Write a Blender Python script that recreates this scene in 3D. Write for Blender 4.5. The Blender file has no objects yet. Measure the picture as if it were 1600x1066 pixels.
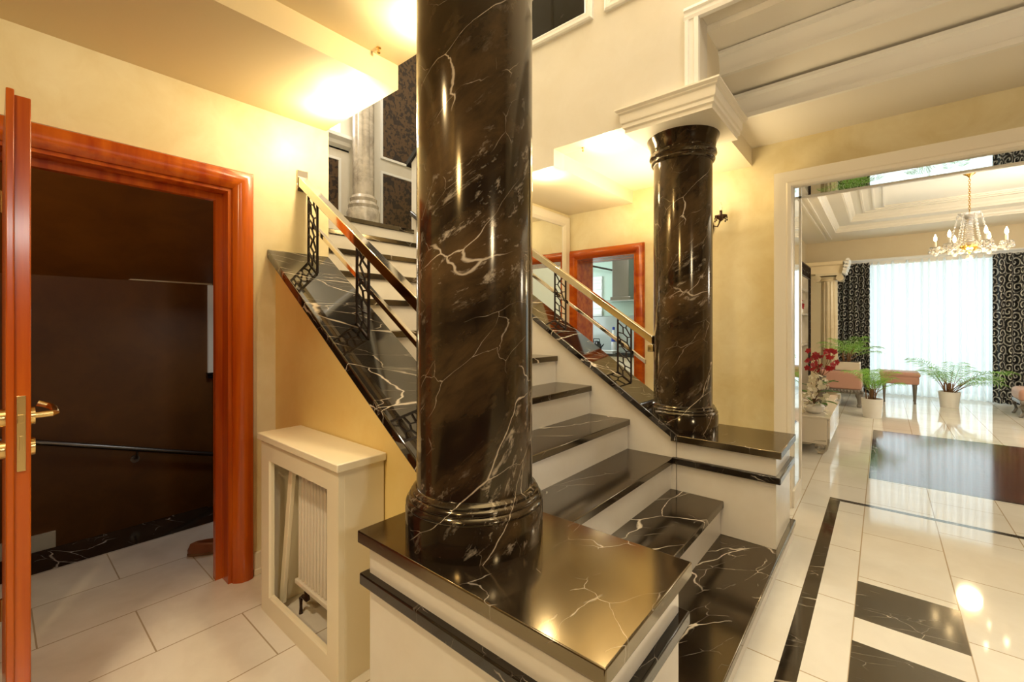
import bpy, bmesh, math, random
from mathutils import Vector, Matrix
random.seed(7)
S = bpy.context.scene
COL = S.collection
PI = math.pi

# ------------------------------------------------------------------ camera, world, exposure
cam_d = bpy.data.cameras.new('camera'); cam = bpy.data.objects.new('camera', cam_d); COL.objects.link(cam)
cam.location = (0, 0, 1.30); cam.rotation_euler = (PI / 2, 0, math.radians(40.13))
cam_d.sensor_width = 36.0; cam_d.lens = 687.0 / 1600.0 * 36.0
cam_d.shift_y = -26.0 / 1600.0
cam_d.clip_start = 0.02; cam_d.clip_end = 100
S.camera = cam
S.view_settings.view_transform = 'Standard'; S.view_settings.look = 'None'
S.view_settings.gamma = 1.0; S.view_settings.use_curve_mapping = False
S.view_settings.exposure = 0.0
W = bpy.data.worlds.new('daylight'); S.world = W; W.use_nodes = True
W.node_tree.nodes['Background'].inputs[0].default_value = (0.80, 0.95, 1.0, 1)
W.node_tree.nodes['Background'].inputs[1].default_value = 0.5

WARM = (1.0, 0.78, 0.45); SOFT = (1.0, 0.94, 0.84); DAY = (0.84, 0.96, 1.0)
def lamp(name, kind, loc, power, color, size=0.05, rot=None, sy=None):
    d = bpy.data.lights.new(name, kind); o = bpy.data.objects.new(name, d); COL.objects.link(o)
    o.location = loc; d.energy = power; d.color = color
    if kind == 'AREA':
        d.size = size
        if sy: d.shape = 'RECTANGLE'; d.size_y = sy
    elif kind == 'SPOT': d.shadow_soft_size = size; d.spot_size = math.radians(sy or 120); d.spot_blend = 0.6
    else: d.shadow_soft_size = size
    if rot: o.rotation_euler = rot
    return o
# daylight through the living-room and kitchen windows
lamp('living_window_daylight', 'AREA', (0.65, 11.25, 1.35), 48, DAY, 2.2, (PI / 2, 0, PI), 2.5)
lamp('kitchen_window_daylight', 'AREA', (-4.35, 5.6, 1.7), 20, DAY, 1.2, (PI / 2, 0, -PI / 2), 1.2)
lamp('landing_window_daylight', 'AREA', (-4.92, 2.35, 4.2), 20, (1, 0.97, 0.92), 0.7, (PI / 2, 0, -PI / 2), 1.2)
# unseen lights for the hall and rooms, mostly fill added to brighten them
lamp('atrium_bounce_fill', 'AREA', (-0.2, 0.9, 4.6), 235, SOFT, 2.6, (PI, 0, 0))  # unseen uplight added to brighten the hall by ceiling bounce
lamp('atrium_point_fill', 'POINT', (0.9, 0.9, 4.4), 42, SOFT, 0.10)  # unseen point fill added high in the atrium, without a fixture
lamp('entrance_fill', 'POINT', (-0.45, -0.95, 2.35), 54, (1.0, 0.75, 0.40), 0.10)  # unseen fill added behind the viewer to brighten the left side
lamp('upper_hall_light', 'POINT', (-3.9, 2.4, 4.9), 70, SOFT, 0.15)
lamp('entrance_floor_fill', 'SPOT', (-1.25, -0.25, 2.52), 75, (1.0, 0.82, 0.55), 0.05, (0.25, -0.30, 0), 105)  # added to lift the left floor, no ceiling fitting here
lamp('stairwell_window_light', 'AREA', (-3.45, 1.08, 1.45), 2.2, DAY, 0.2)
lamp('living_side_fill', 'POINT', (2.5, 6.6, 2.0), 55, SOFT, 0.2)  # added out of view to brighten the living room end wall
lamp('living_bounce_fill', 'AREA', (2.3, 7.3, 2.2), 85, SOFT, 1.6, (PI, 0, 0))  # added uplight brightening the living room ceiling, no cove here
lamp('kitchen_fill', 'POINT', (-2.9, 5.2, 2.4), 26, (0.95, 1.0, 0.95), 0.15)  # unseen fill added to light the kitchen view
lamp('passage_bounce_fill', 'AREA', (-1.35, 3.25, 2.05), 16, WARM, 0.7, (PI, 0, 0))  # added uplight so the passage ceiling reflects brightly in the slab
lamp('hall_fill', 'POINT', (2.6, 0.2, 2.2), 62, SOFT, 0.15)  # unseen fill added behind the viewer to light the tray ceiling

# ------------------------------------------------------------------ materials
def mat(name):
    m = bpy.data.materials.new(name); m.use_nodes = True
    nt = m.node_tree; b = nt.nodes['Principled BSDF']
    return m, nt, b
def N(nt, t, **kw):
    n = nt.nodes.new(t)
    for k, v in kw.items():
        if k.startswith('i_'):
            key = k[2:]
            n.inputs[int(key) if key.isdigit() else key].default_value = v
        else: setattr(n, k, v)
    return n
def L(nt, a, b): nt.links.new(a, b)
def simple(name, col, rough=0.5, metal=0.0, **kw):
    m, nt, b = mat(name)
    b.inputs['Base Color'].default_value = (*col, 1); b.inputs['Roughness'].default_value = rough; b.inputs['Metallic'].default_value = metal
    for k, v in kw.items(): b.inputs[k.replace('_', ' ')].default_value = v
    return m
def ramp(nt, fac, stops):
    r = N(nt, 'ShaderNodeValToRGB'); e = r.color_ramp.elements
    while len(e) < len(stops): e.new(0.5)
    for i, (p, c) in enumerate(stops):
        e[i].position = p; e[i].color = (c, c, c, 1) if isinstance(c, (int, float)) else (*c, 1)
    L(nt, fac, r.inputs[0]); return r
def mapped(nt, scale=(1, 1, 1), rot=(0, 0, 0), loc=(0, 0, 0), coord='Object'):
    tc = N(nt, 'ShaderNodeTexCoord'); mp = N(nt, 'ShaderNodeMapping')
    mp.inputs['Scale'].default_value = scale; mp.inputs['Rotation'].default_value = rot; mp.inputs['Location'].default_value = loc
    L(nt, tc.outputs[coord], mp.inputs[0]); return mp.outputs[0]
def distort(nt, vec, scale, amt):
    n = N(nt, 'ShaderNodeTexNoise', i_Scale=scale, i_Detail=4.0); L(nt, vec, n.inputs['Vector'])
    s = N(nt, 'ShaderNodeVectorMath', operation='SUBTRACT'); L(nt, n.outputs['Color'], s.inputs[0]); s.inputs[1].default_value = (0.5, 0.5, 0.5)
    k = N(nt, 'ShaderNodeVectorMath', operation='SCALE'); L(nt, s.outputs[0], k.inputs[0]); k.inputs['Scale'].default_value = amt
    a = N(nt, 'ShaderNodeVectorMath', operation='ADD'); L(nt, vec, a.inputs[0]); L(nt, k.outputs[0], a.inputs[1]); return a.outputs[0]
def mathn(nt, op, a, b=None):
    n = N(nt, 'ShaderNodeMath', operation=op)
    for i, x in enumerate((a, b)):
        if x is None: continue
        if isinstance(x, (int, float)): n.inputs[i].default_value = x
        else: L(nt, x, n.inputs[i])
    return n.outputs[0]
def mixc(nt, fac, a, b):
    n = N(nt, 'ShaderNodeMix', data_type='RGBA')
    if isinstance(fac, (int, float)): n.inputs[0].default_value = fac
    else: L(nt, fac, n.inputs[0])
    for i, x in ((6, a), (7, b)):
        if isinstance(x, tuple): n.inputs[i].default_value = (*x, 1)
        else: L(nt, x, n.inputs[i])
    return n.outputs[2]
def black_marble(name, grain=None, stretch=0.45, vein=2.2, cloud=0.35, dens=0.52, rough=0.07, seed=0.0, veincol=(0.62, 0.55, 0.46), hi=(0.05, 0.033, 0.018), width=0.011, fleck=0.0, ior=1.9, fine=2.7):
    m, nt, b = mat(name)
    v = mapped(nt, (1, 1, 1), (0, 0, 0), (seed, seed * 1.7, seed * 0.6))
    if grain:                                  # grain direction: turn it onto X, then stretch
        q = Vector(grain).normalized().rotation_difference(Vector((1, 0, 0))).to_euler()
        m1 = N(nt, 'ShaderNodeMapping'); m1.inputs['Rotation'].default_value = q; L(nt, v, m1.inputs[0])
        m2 = N(nt, 'ShaderNodeMapping'); m2.inputs['Scale'].default_value = (stretch, 1, 1); L(nt, m1.outputs[0], m2.inputs[0]); v = m2.outputs[0]
    d = distort(nt, v, 2.2, 0.26)
    d2 = distort(nt, d, 16, 0.025)
    def veins(sc, w, off, dn):
        vo = N(nt, 'ShaderNodeTexVoronoi', feature='DISTANCE_TO_EDGE', i_Scale=sc); L(nt, d2, vo.inputs['Vector'])
        wn = N(nt, 'ShaderNodeTexNoise', i_Scale=sc * 3.0, i_Detail=3.0); L(nt, v, wn.inputs['Vector'])
        ww = mathn(nt, 'MULTIPLY', mathn(nt, 'POWER', mathn(nt, 'MULTIPLY', wn.outputs['Fac'], 2.0), 3.0), w)
        line = ramp(nt, mathn(nt, 'DIVIDE', vo.outputs['Distance'], ww), [(0.3, 1.0), (1.0, 0.0)])
        mk = N(nt, 'ShaderNodeTexNoise', i_Scale=sc * 0.8, i_Detail=3.0)
        mp = N(nt, 'ShaderNodeMapping'); mp.inputs['Location'].default_value = (off, off, off); L(nt, v, mp.inputs[0]); L(nt, mp.outputs[0], mk.inputs['Vector'])
        mr = ramp(nt, mk.outputs['Fac'], [(dn, 0.0), (dn + 0.08, 1.0)])
        return mathn(nt, 'MULTIPLY', line.outputs[0], mr.outputs[0])
    vv = mathn(nt, 'MAXIMUM', veins(vein, width, 3.1, dens), mathn(nt, 'MULTIPLY', veins(vein * fine, width * 0.9, 7.7, dens + 0.03), 0.55))
    cn = N(nt, 'ShaderNodeTexNoise', i_Scale=4.5, i_Detail=8.0, i_Roughness=0.7); L(nt, d, cn.inputs['Vector'])
    cr = ramp(nt, cn.outputs['Fac'], [(0.40, 0.0), (0.74, 1.0)])
    base = mixc(nt, mathn(nt, 'MULTIPLY', cr.outputs[0], cloud), (0.0075, 0.0055, 0.0045), hi)
    if fleck:
        fn = N(nt, 'ShaderNodeTexNoise', i_Scale=26.0, i_Detail=5.0, i_Roughness=0.7); L(nt, d2, fn.inputs['Vector'])
        fm = N(nt, 'ShaderNodeTexNoise', i_Scale=2.4, i_Detail=3.0); L(nt, d, fm.inputs['Vector'])
        f = mathn(nt, 'MULTIPLY', ramp(nt, fn.outputs['Fac'], [(0.57, 0.0), (0.68, 1.0)]).outputs[0], ramp(nt, fm.outputs['Fac'], [(0.47, 0.0), (0.62, 1.0)]).outputs[0])
        vv = mathn(nt, 'MAXIMUM', vv, mathn(nt, 'MULTIPLY', f, fleck))
    L(nt, mixc(nt, vv, base, veincol), b.inputs['Base Color']); b.inputs['Roughness'].default_value = rough
    b.inputs['IOR'].default_value = ior
    return m
M = {}
M['slab'] = black_marble('black_marble_slab', (0.3, 1, 0.2), 0.7, vein=2.6, dens=0.50, cloud=0.5, rough=0.13, ior=2.45, width=0.006, seed=3.3)
M['ledge'] = black_marble('black_marble_ledge', (0.3, 1, 0.2), 0.7, vein=3.6, dens=0.48, cloud=0.5, rough=0.10, ior=1.5, width=0.006, seed=4.6)
M['tread'] = black_marble('black_marble_tread', (0.5, 1, 0.1), 0.4, vein=3.4, dens=0.50, cloud=0.5, rough=0.13, seed=2.3, ior=2.0, width=0.008)
M['coping'] = black_marble('black_marble_coping', (0.15, 1, -0.1), 0.28, vein=4.2, dens=0.42, cloud=0.3, rough=0.05, seed=5.1, ior=1.9, width=0.010)
M['shaft'] = black_marble('black_marble_column', (0.76, 0.64, 0.85), 0.30, vein=4.4, dens=0.50, cloud=1.0, rough=0.13, seed=1.2, hi=(0.095, 0.056, 0.024), width=0.0055, fleck=0.75, ior=1.6, fine=2.2, veincol=(0.46, 0.39, 0.30))
M['floorblack'] = black_marble('black_marble_floor', (1, 0.4, 0), 0.4, vein=4.2, dens=0.48, cloud=0.6, rough=0.09, seed=8.3, ior=1.9, width=0.008)
M['panelblack'] = black_marble('black_marble_panel', (1, 0, 0.5), 0.5, vein=3.0, dens=0.5, cloud=0.1, rough=0.06, ior=1.35, width=0.006)
for k_ in ('slab', 'tread', 'floorblack', 'shaft'):
    M[k_].node_tree.nodes['Principled BSDF'].inputs['Specular Tint'].default_value = (1.0, 0.82, 0.52, 1)  # warm tint put into the reflections, standing in for golden room light

def white_marble(name, base=(0.80, 0.73, 0.62), dark=(0.66, 0.58, 0.46), rough=0.12, tiles=None, sc=1.3, joint=(0.42, 0.33, 0.22)):
    m, nt, b = mat(name)
    v = mapped(nt); d = distort(nt, v, 1.6, 0.5)
    n = N(nt, 'ShaderNodeTexNoise', i_Scale=sc, i_Detail=8.0, i_Roughness=0.6); L(nt, d, n.inputs['Vector'])
    r = ramp(nt, n.outputs['Fac'], [(0.38, 0.0), (0.70, 1.0)])
    c = mixc(nt, r.outputs[0], base, dark)
    if tiles:
        x0, y0, rh, bw = tiles
        sx = N(nt, 'ShaderNodeSeparateXYZ'); L(nt, v, sx.inputs[0])
        cx = N(nt, 'ShaderNodeCombineXYZ')
        L(nt, mathn(nt, 'SUBTRACT', sx.outputs[1], y0), cx.inputs[0]); L(nt, mathn(nt, 'SUBTRACT', sx.outputs[0], x0), cx.inputs[1])
        br = N(nt, 'ShaderNodeTexBrick', offset=0.5, i_Scale=1.0); L(nt, cx.outputs[0], br.inputs['Vector'])
        br.inputs['Mortar Size'].default_value = 0.0032; br.inputs['Mortar Smooth'].default_value = 0.4
        br.inputs['Brick Width'].default_value = bw; br.inputs['Row Height'].default_value = rh
        br.inputs['Color1'].default_value = (0.90, 0.90, 0.90, 1); br.inputs['Color2'].default_value = (1, 1, 1, 1); br.inputs['Bias'].default_value = 0.0
        mu = N(nt, 'ShaderNodeMix', data_type='RGBA', blend_type='MULTIPLY'); mu.inputs[0].default_value = 0.6
        L(nt, c, mu.inputs[6]); L(nt, br.outputs['Color'], mu.inputs[7])
        c = mixc(nt, br.outputs['Fac'], mu.outputs[2], joint)
    L(nt, c, b.inputs['Base Color']); b.inputs['Roughness'].default_value = rough
    return m
M['white'] = white_marble('white_marble_cladding', (0.82, 0.78, 0.70), (0.72, 0.66, 0.56), 0.16)
M['floor'] = white_marble('white_marble_tiles', (0.78, 0.76, 0.70), (0.66, 0.63, 0.56), 0.055, (-0.097, 3.2, 0.364, 0.62))
M['floorL'] = white_marble('white_marble_tiles_entrance', (0.86, 0.81, 0.72), (0.62, 0.55, 0.46), 0.10, (-2.59, 0.12, 0.385, 0.61))

def plaster(name, a, b2, rough=0.42, sc=1.6):
    m, nt, b = mat(name)
    v = mapped(nt); d = distort(nt, v, 2.2, 0.6)
    n = N(nt, 'ShaderNodeTexNoise', i_Scale=sc, i_Detail=7.0, i_Roughness=0.62); L(nt, d, n.inputs['Vector'])
    r = ramp(nt, n.outputs['Fac'], [(0.35, 0.0), (0.65, 1.0)])
    L(nt, mixc(nt, r.outputs[0], a, b2), b.inputs['Base Color']); b.inputs['Roughness'].default_value = rough
    bp = N(nt, 'ShaderNodeBump', i_Strength=0.06, i_Distance=0.01); L(nt, n.outputs['Fac'], bp.inputs['Height']); L(nt, bp.outputs[0], b.inputs['Normal'])
    return m
M['plaster'] = plaster('cream_venetian_plaster', (0.88, 0.80, 0.55), (0.73, 0.61, 0.33))
M['stringer'] = plaster('golden_plaster', (0.86, 0.69, 0.30), (0.78, 0.57, 0.20))
M['fascia'] = plaster('pale_plaster', (0.76, 0.71, 0.61), (0.70, 0.64, 0.52))
M['rear'] = plaster('golden_rear_plaster', (0.50, 0.37, 0.20), (0.42, 0.29, 0.14))  # unseen walls coloured darker so the marble reflects a dim rear
M['atrium'] = plaster('golden_ceiling_plaster', (0.84, 0.76, 0.58), (0.74, 0.63, 0.42), 0.5, 1.1)
M['ceil'] = simple('ceiling_paint', (0.80, 0.71, 0.52), 0.6)
M['ceill'] = simple('entrance_ceiling_paint', (0.78, 0.65, 0.40), 0.6)
M['ceilh'] = simple('hall_ceiling_paint', (0.84, 0.79, 0.69), 0.6)
M['trim'] = simple('cream_trim_paint', (0.86, 0.80, 0.67), 0.38)
M['trimw'] = simple('white_trim_paint', (0.86, 0.84, 0.78), 0.4)
M['living'] = plaster('living_room_paint', (0.80, 0.68, 0.46), (0.77, 0.64, 0.42))
M['brown'] = plaster('brown_basement_plaster', (0.19, 0.070, 0.008), (0.13, 0.045, 0.006), 0.5, 2.4)
M['cover'] = simple('radiator_cover_lacquer', (0.88, 0.80, 0.60), 0.3)
M['radiator'] = simple('radiator_enamel', (0.84, 0.78, 0.66), 0.3)
def wood(name, c1, c2, rough=0.22, axis=2, sc=18.0):
    m, nt, b = mat(name)
    s = [sc, sc, sc]; s[axis] = sc * 0.06
    v = mapped(nt, tuple(s)); n = N(nt, 'ShaderNodeTexNoise', i_Scale=1.0, i_Detail=5.0); L(nt, distort(nt, v, 0.6, 0.6), n.inputs['Vector'])
    r = ramp(nt, n.outputs['Fac'], [(0.35, 0.0), (0.65, 1.0)])
    L(nt, mixc(nt, r.outputs[0], c1, c2), b.inputs['Base Color']); b.inputs['Roughness'].default_value = rough
    b.inputs['IOR'].default_value = 1.4; b.inputs['Coat Weight'].default_value = 0.12; b.inputs['Coat Roughness'].default_value = 0.12
    return m
M['wood'] = wood('varnished_cherry_wood', (0.56, 0.125, 0.007), (0.36, 0.050, 0.004))
M['woodx'] = wood('varnished_cherry_rail', (0.56, 0.125, 0.007), (0.36, 0.050, 0.004), axis=1)
M['woodx2'] = wood('varnished_cherry_head', (0.56, 0.125, 0.007), (0.36, 0.050, 0.004), axis=0)
def parquet():
    m, nt, b = mat('dark_parquet')
    v = mapped(nt)
    br = N(nt, 'ShaderNodeTexBrick', offset=0.37, i_Scale=1.0); L(nt, v, br.inputs['Vector'])
    br.inputs['Brick Width'].default_value = 0.42; br.inputs['Row Height'].default_value = 0.085; br.inputs['Mortar Size'].default_value = 0.002
    br.inputs['Color1'].default_value = (0.075, 0.022, 0.010, 1); br.inputs['Color2'].default_value = (0.13, 0.042, 0.02, 1); br.inputs['Mortar'].default_value = (0.03, 0.015, 0.01, 1)
    L(nt, br.outputs['Color'], b.inputs['Base Color']); b.inputs['Roughness'].default_value = 0.11; b.inputs['IOR'].default_value = 1.75
    bp = N(nt, 'ShaderNodeBump', i_Strength=1.0, i_Distance=0.006, invert=True); L(nt, br.outputs['Fac'], bp.inputs['Height']); L(nt, bp.outputs[0], b.inputs['Normal'])
    return m
M['parquet'] = parquet()
M['chrome'] = simple('polished_rail_metal', (0.80, 0.75, 0.67), 0.07, 1.0)
M['steel'] = simple('brushed_steel', (0.24, 0.22, 0.20), 0.30, 1.0)
M['brass'] = simple('satin_brass', (0.72, 0.52, 0.22), 0.25, 1.0)
M['gold'] = simple('polished_gold', (0.85, 0.55, 0.14), 0.15, 1.0)
M['iron'] = simple('dark_laser_cut_iron', (0.022, 0.012, 0.010), 0.4, 0.3)
M['bronze'] = simple('dark_bronze_glass', (0.05, 0.022, 0.012), 0.15, 0.4)
M['mirror'] = simple('mirror_glass', (0.88, 0.90, 0.90), 0.015, 1.0)
M['tinted'] = simple('dark_tinted_mirror', (0.10, 0.08, 0.07), 0.05, 0.8)
M['blackcap'] = simple('black_cap', (0.012, 0.010, 0.012), 0.15)
M['greymarble'] = white_marble('veined_grey_marble', (0.62, 0.54, 0.42), (0.28, 0.23, 0.17), 0.2, sc=7.0)
M['beigemarble'] = white_marble('beige_marble', (0.74, 0.64, 0.45), (0.64, 0.52, 0.33), 0.25, sc=4.0)
M['pot'] = simple('white_ceramic', (0.84, 0.82, 0.78), 0.3)
M['planter'] = simple('beige_planter', (0.62, 0.54, 0.44), 0.5)
M['soil'] = simple('dark_soil', (0.035, 0.02, 0.012), 0.9)
M['stem'] = simple('palm_stem', (0.20, 0.10, 0.04), 0.6)
M['leather'] = simple('brown_leather', (0.25, 0.085, 0.03), 0.4)
M['insole'] = simple('tan_insole', (0.55, 0.34, 0.16), 0.7)
M['silverwood'] = simple('silvered_wood', (0.22, 0.20, 0.18), 0.35, 0.5)
M['lacquer'] = simple('glossy_beige_lacquer', (0.74, 0.68, 0.58), 0.08)
M['carved'] = simple('silver_carving', (0.42, 0.38, 0.31), 0.4, 0.35)
M['stove'] = simple('black_glass', (0.012, 0.012, 0.014), 0.1)
M['plasticblue'] = simple('blue_label', (0.02, 0.05, 0.35), 0.4)
M['plasticwhite'] = simple('white_plastic', (0.75, 0.78, 0.78), 0.4)
M['greenglass'] = simple('pale_green_backpainted_glass', (0.50, 0.66, 0.58), 0.08)
M['greyglass'] = simple('grey_backpainted_glass', (0.42, 0.47, 0.45), 0.08)
M['kitchenwall'] = simple('kitchen_wall', (0.66, 0.74, 0.70), 0.5)
M['candle'] = simple('candle_sleeve', (0.85, 0.80, 0.68), 0.4)
def glass(name, col=(1, 0.97, 0.92), rough=0.02):
    m, nt, b = mat(name)
    b.inputs['Base Color'].default_value = (*col, 1); b.inputs['Roughness'].default_value = rough
    b.inputs['Transmission Weight'].default_value = 0.75; b.inputs['IOR'].default_value = 1.5
    return m
M['crystal'] = glass('crystal')
M['vaseglass'] = glass('clear_glass', (0.95, 0.95, 0.92))
def emit(name, col, s):
    m, nt, b = mat(name); b.inputs['Base Color'].default_value = (*col, 1)
    b.inputs['Emission Color'].default_value = (*col, 1); b.inputs['Emission Strength'].default_value = s
    return m
M['bulb'] = emit('lit_bulb', (1.0, 0.78, 0.45), 24.0)
M['spot'] = emit('lit_spot_lens', (1.0, 0.86, 0.6), 25.0)
M['skywin'] = emit('bright_window_pane', (0.95, 0.98, 1.0), 2.2)
M['dimwin'] = emit('dim_window_pane', (0.62, 0.56, 0.46), 0.16)
def leafmat(name, c1, c2):
    m, nt, b = mat(name)
    v = mapped(nt, (9, 9, 9)); n = N(nt, 'ShaderNodeTexNoise', i_Scale=1.0); L(nt, v, n.inputs['Vector'])
    L(nt, mixc(nt, n.outputs['Fac'], c1, c2), b.inputs['Base Color']); b.inputs['Roughness'].default_value = 0.4
    tr = N(nt, 'ShaderNodeBsdfTranslucent'); L(nt, mixc(nt, n.outputs['Fac'], c1, c2), tr.inputs['Color'])
    mx = N(nt, 'ShaderNodeMixShader'); mx.inputs[0].default_value = 0.4
    L(nt, b.outputs[0], mx.inputs[1]); L(nt, tr.outputs[0], mx.inputs[2]); L(nt, mx.outputs[0], nt.nodes['Material Output'].inputs[0])
    return m
M['palm'] = leafmat('palm_leaf', (0.16, 0.42, 0.05), (0.36, 0.62, 0.13))
M['leaf'] = leafmat('orchid_leaf', (0.05, 0.14, 0.02), (0.12, 0.28, 0.05))
M['petalw'] = leafmat('cream_petal', (0.80, 0.74, 0.55), (0.86, 0.82, 0.70))
M['petalr'] = leafmat('crimson_petal', (0.45, 0.02, 0.03), (0.30, 0.01, 0.02))
def sheer():
    m, nt, b = mat('white_sheer')
    b.inputs['Base Color'].default_value = (0.88, 0.92, 0.92, 1); b.inputs['Roughness'].default_value = 0.9
    tr = N(nt, 'ShaderNodeBsdfTranslucent'); tr.inputs['Color'].default_value = (0.86, 0.92, 0.92, 1)
    tp = N(nt, 'ShaderNodeBsdfTransparent')
    m1 = N(nt, 'ShaderNodeMixShader'); m1.inputs[0].default_value = 0.65; L(nt, b.outputs[0], m1.inputs[1]); L(nt, tr.outputs[0], m1.inputs[2])
    m2 = N(nt, 'ShaderNodeMixShader'); m2.inputs[0].default_value = 0.16; L(nt, m1.outputs[0], m2.inputs[1]); L(nt, tp.outputs[0], m2.inputs[2])
    L(nt, m2.outputs[0], nt.nodes['Material Output'].inputs[0]); return m
M['sheer'] = sheer()
def scroll():
    m, nt, b = mat('black_scroll_damask')
    tc = N(nt, 'ShaderNodeTexCoord'); mp = N(nt, 'ShaderNodeMapping'); mp.inputs['Scale'].default_value = (7, 7, 7); L(nt, tc.outputs['UV'], mp.inputs[0])
    d = distort(nt, mp.outputs[0], 1.5, 0.25)
    vo = N(nt, 'ShaderNodeTexVoronoi', voronoi_dimensions='2D', i_Scale=1.0); vo.inputs['Randomness'].default_value = 0.55; L(nt, d, vo.inputs['Vector'])
    s = N(nt, 'ShaderNodeVectorMath', operation='SUBTRACT'); L(nt, d, s.inputs[0]); L(nt, vo.outputs['Position'], s.inputs[1])
    x = N(nt, 'ShaderNodeSeparateXYZ'); L(nt, s.outputs[0], x.inputs[0])
    an = mathn(nt, 'ARCTAN2', x.outputs[1], x.outputs[0])
    w = mathn(nt, 'SINE', mathn(nt, 'ADD', an, mathn(nt, 'MULTIPLY', vo.outputs['Distance'], 15.0)))
    r = ramp(nt, w, [(0.42, 0.0), (0.58, 1.0)])
    L(nt, mixc(nt, r.outputs[0], (0.008, 0.008, 0.010), (0.55, 0.55, 0.52)), b.inputs['Base Color']); b.inputs['Roughness'].default_value = 0.55
    return m
M['scroll'] = scroll()
def damask():
    m, nt, b = mat('brown_damask')
    v = mapped(nt); d = distort(nt, v, 9, 0.10)
    n = N(nt, 'ShaderNodeTexNoise', i_Scale=24.0, i_Detail=4.0); L(nt, d, n.inputs['Vector'])
    vo = N(nt, 'ShaderNodeTexVoronoi', feature='DISTANCE_TO_EDGE', i_Scale=6.5); L(nt, d, vo.inputs['Vector'])
    t = mathn(nt, 'ADD', n.outputs['Fac'], mathn(nt, 'MULTIPLY', vo.outputs['Distance'], 0.6))
    r = ramp(nt, t, [(0.56, 0.0), (0.62, 1.0)])
    L(nt, mixc(nt, r.outputs[0], (0.095, 0.052, 0.020), (0.020, 0.010, 0.005)), b.inputs['Base Color']); b.inputs['Roughness'].default_value = 0.4
    return m
M['damask'] = damask()
def velvet():
    m, nt, b = mat('dusty_pink_velvet')
    b.inputs['Base Color'].default_value = (0.50, 0.27, 0.205, 1); b.inputs['Roughness'].default_value = 0.75
    b.inputs['Sheen Weight'].default_value = 0.4
    return m
M['pink'] = velvet()

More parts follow.
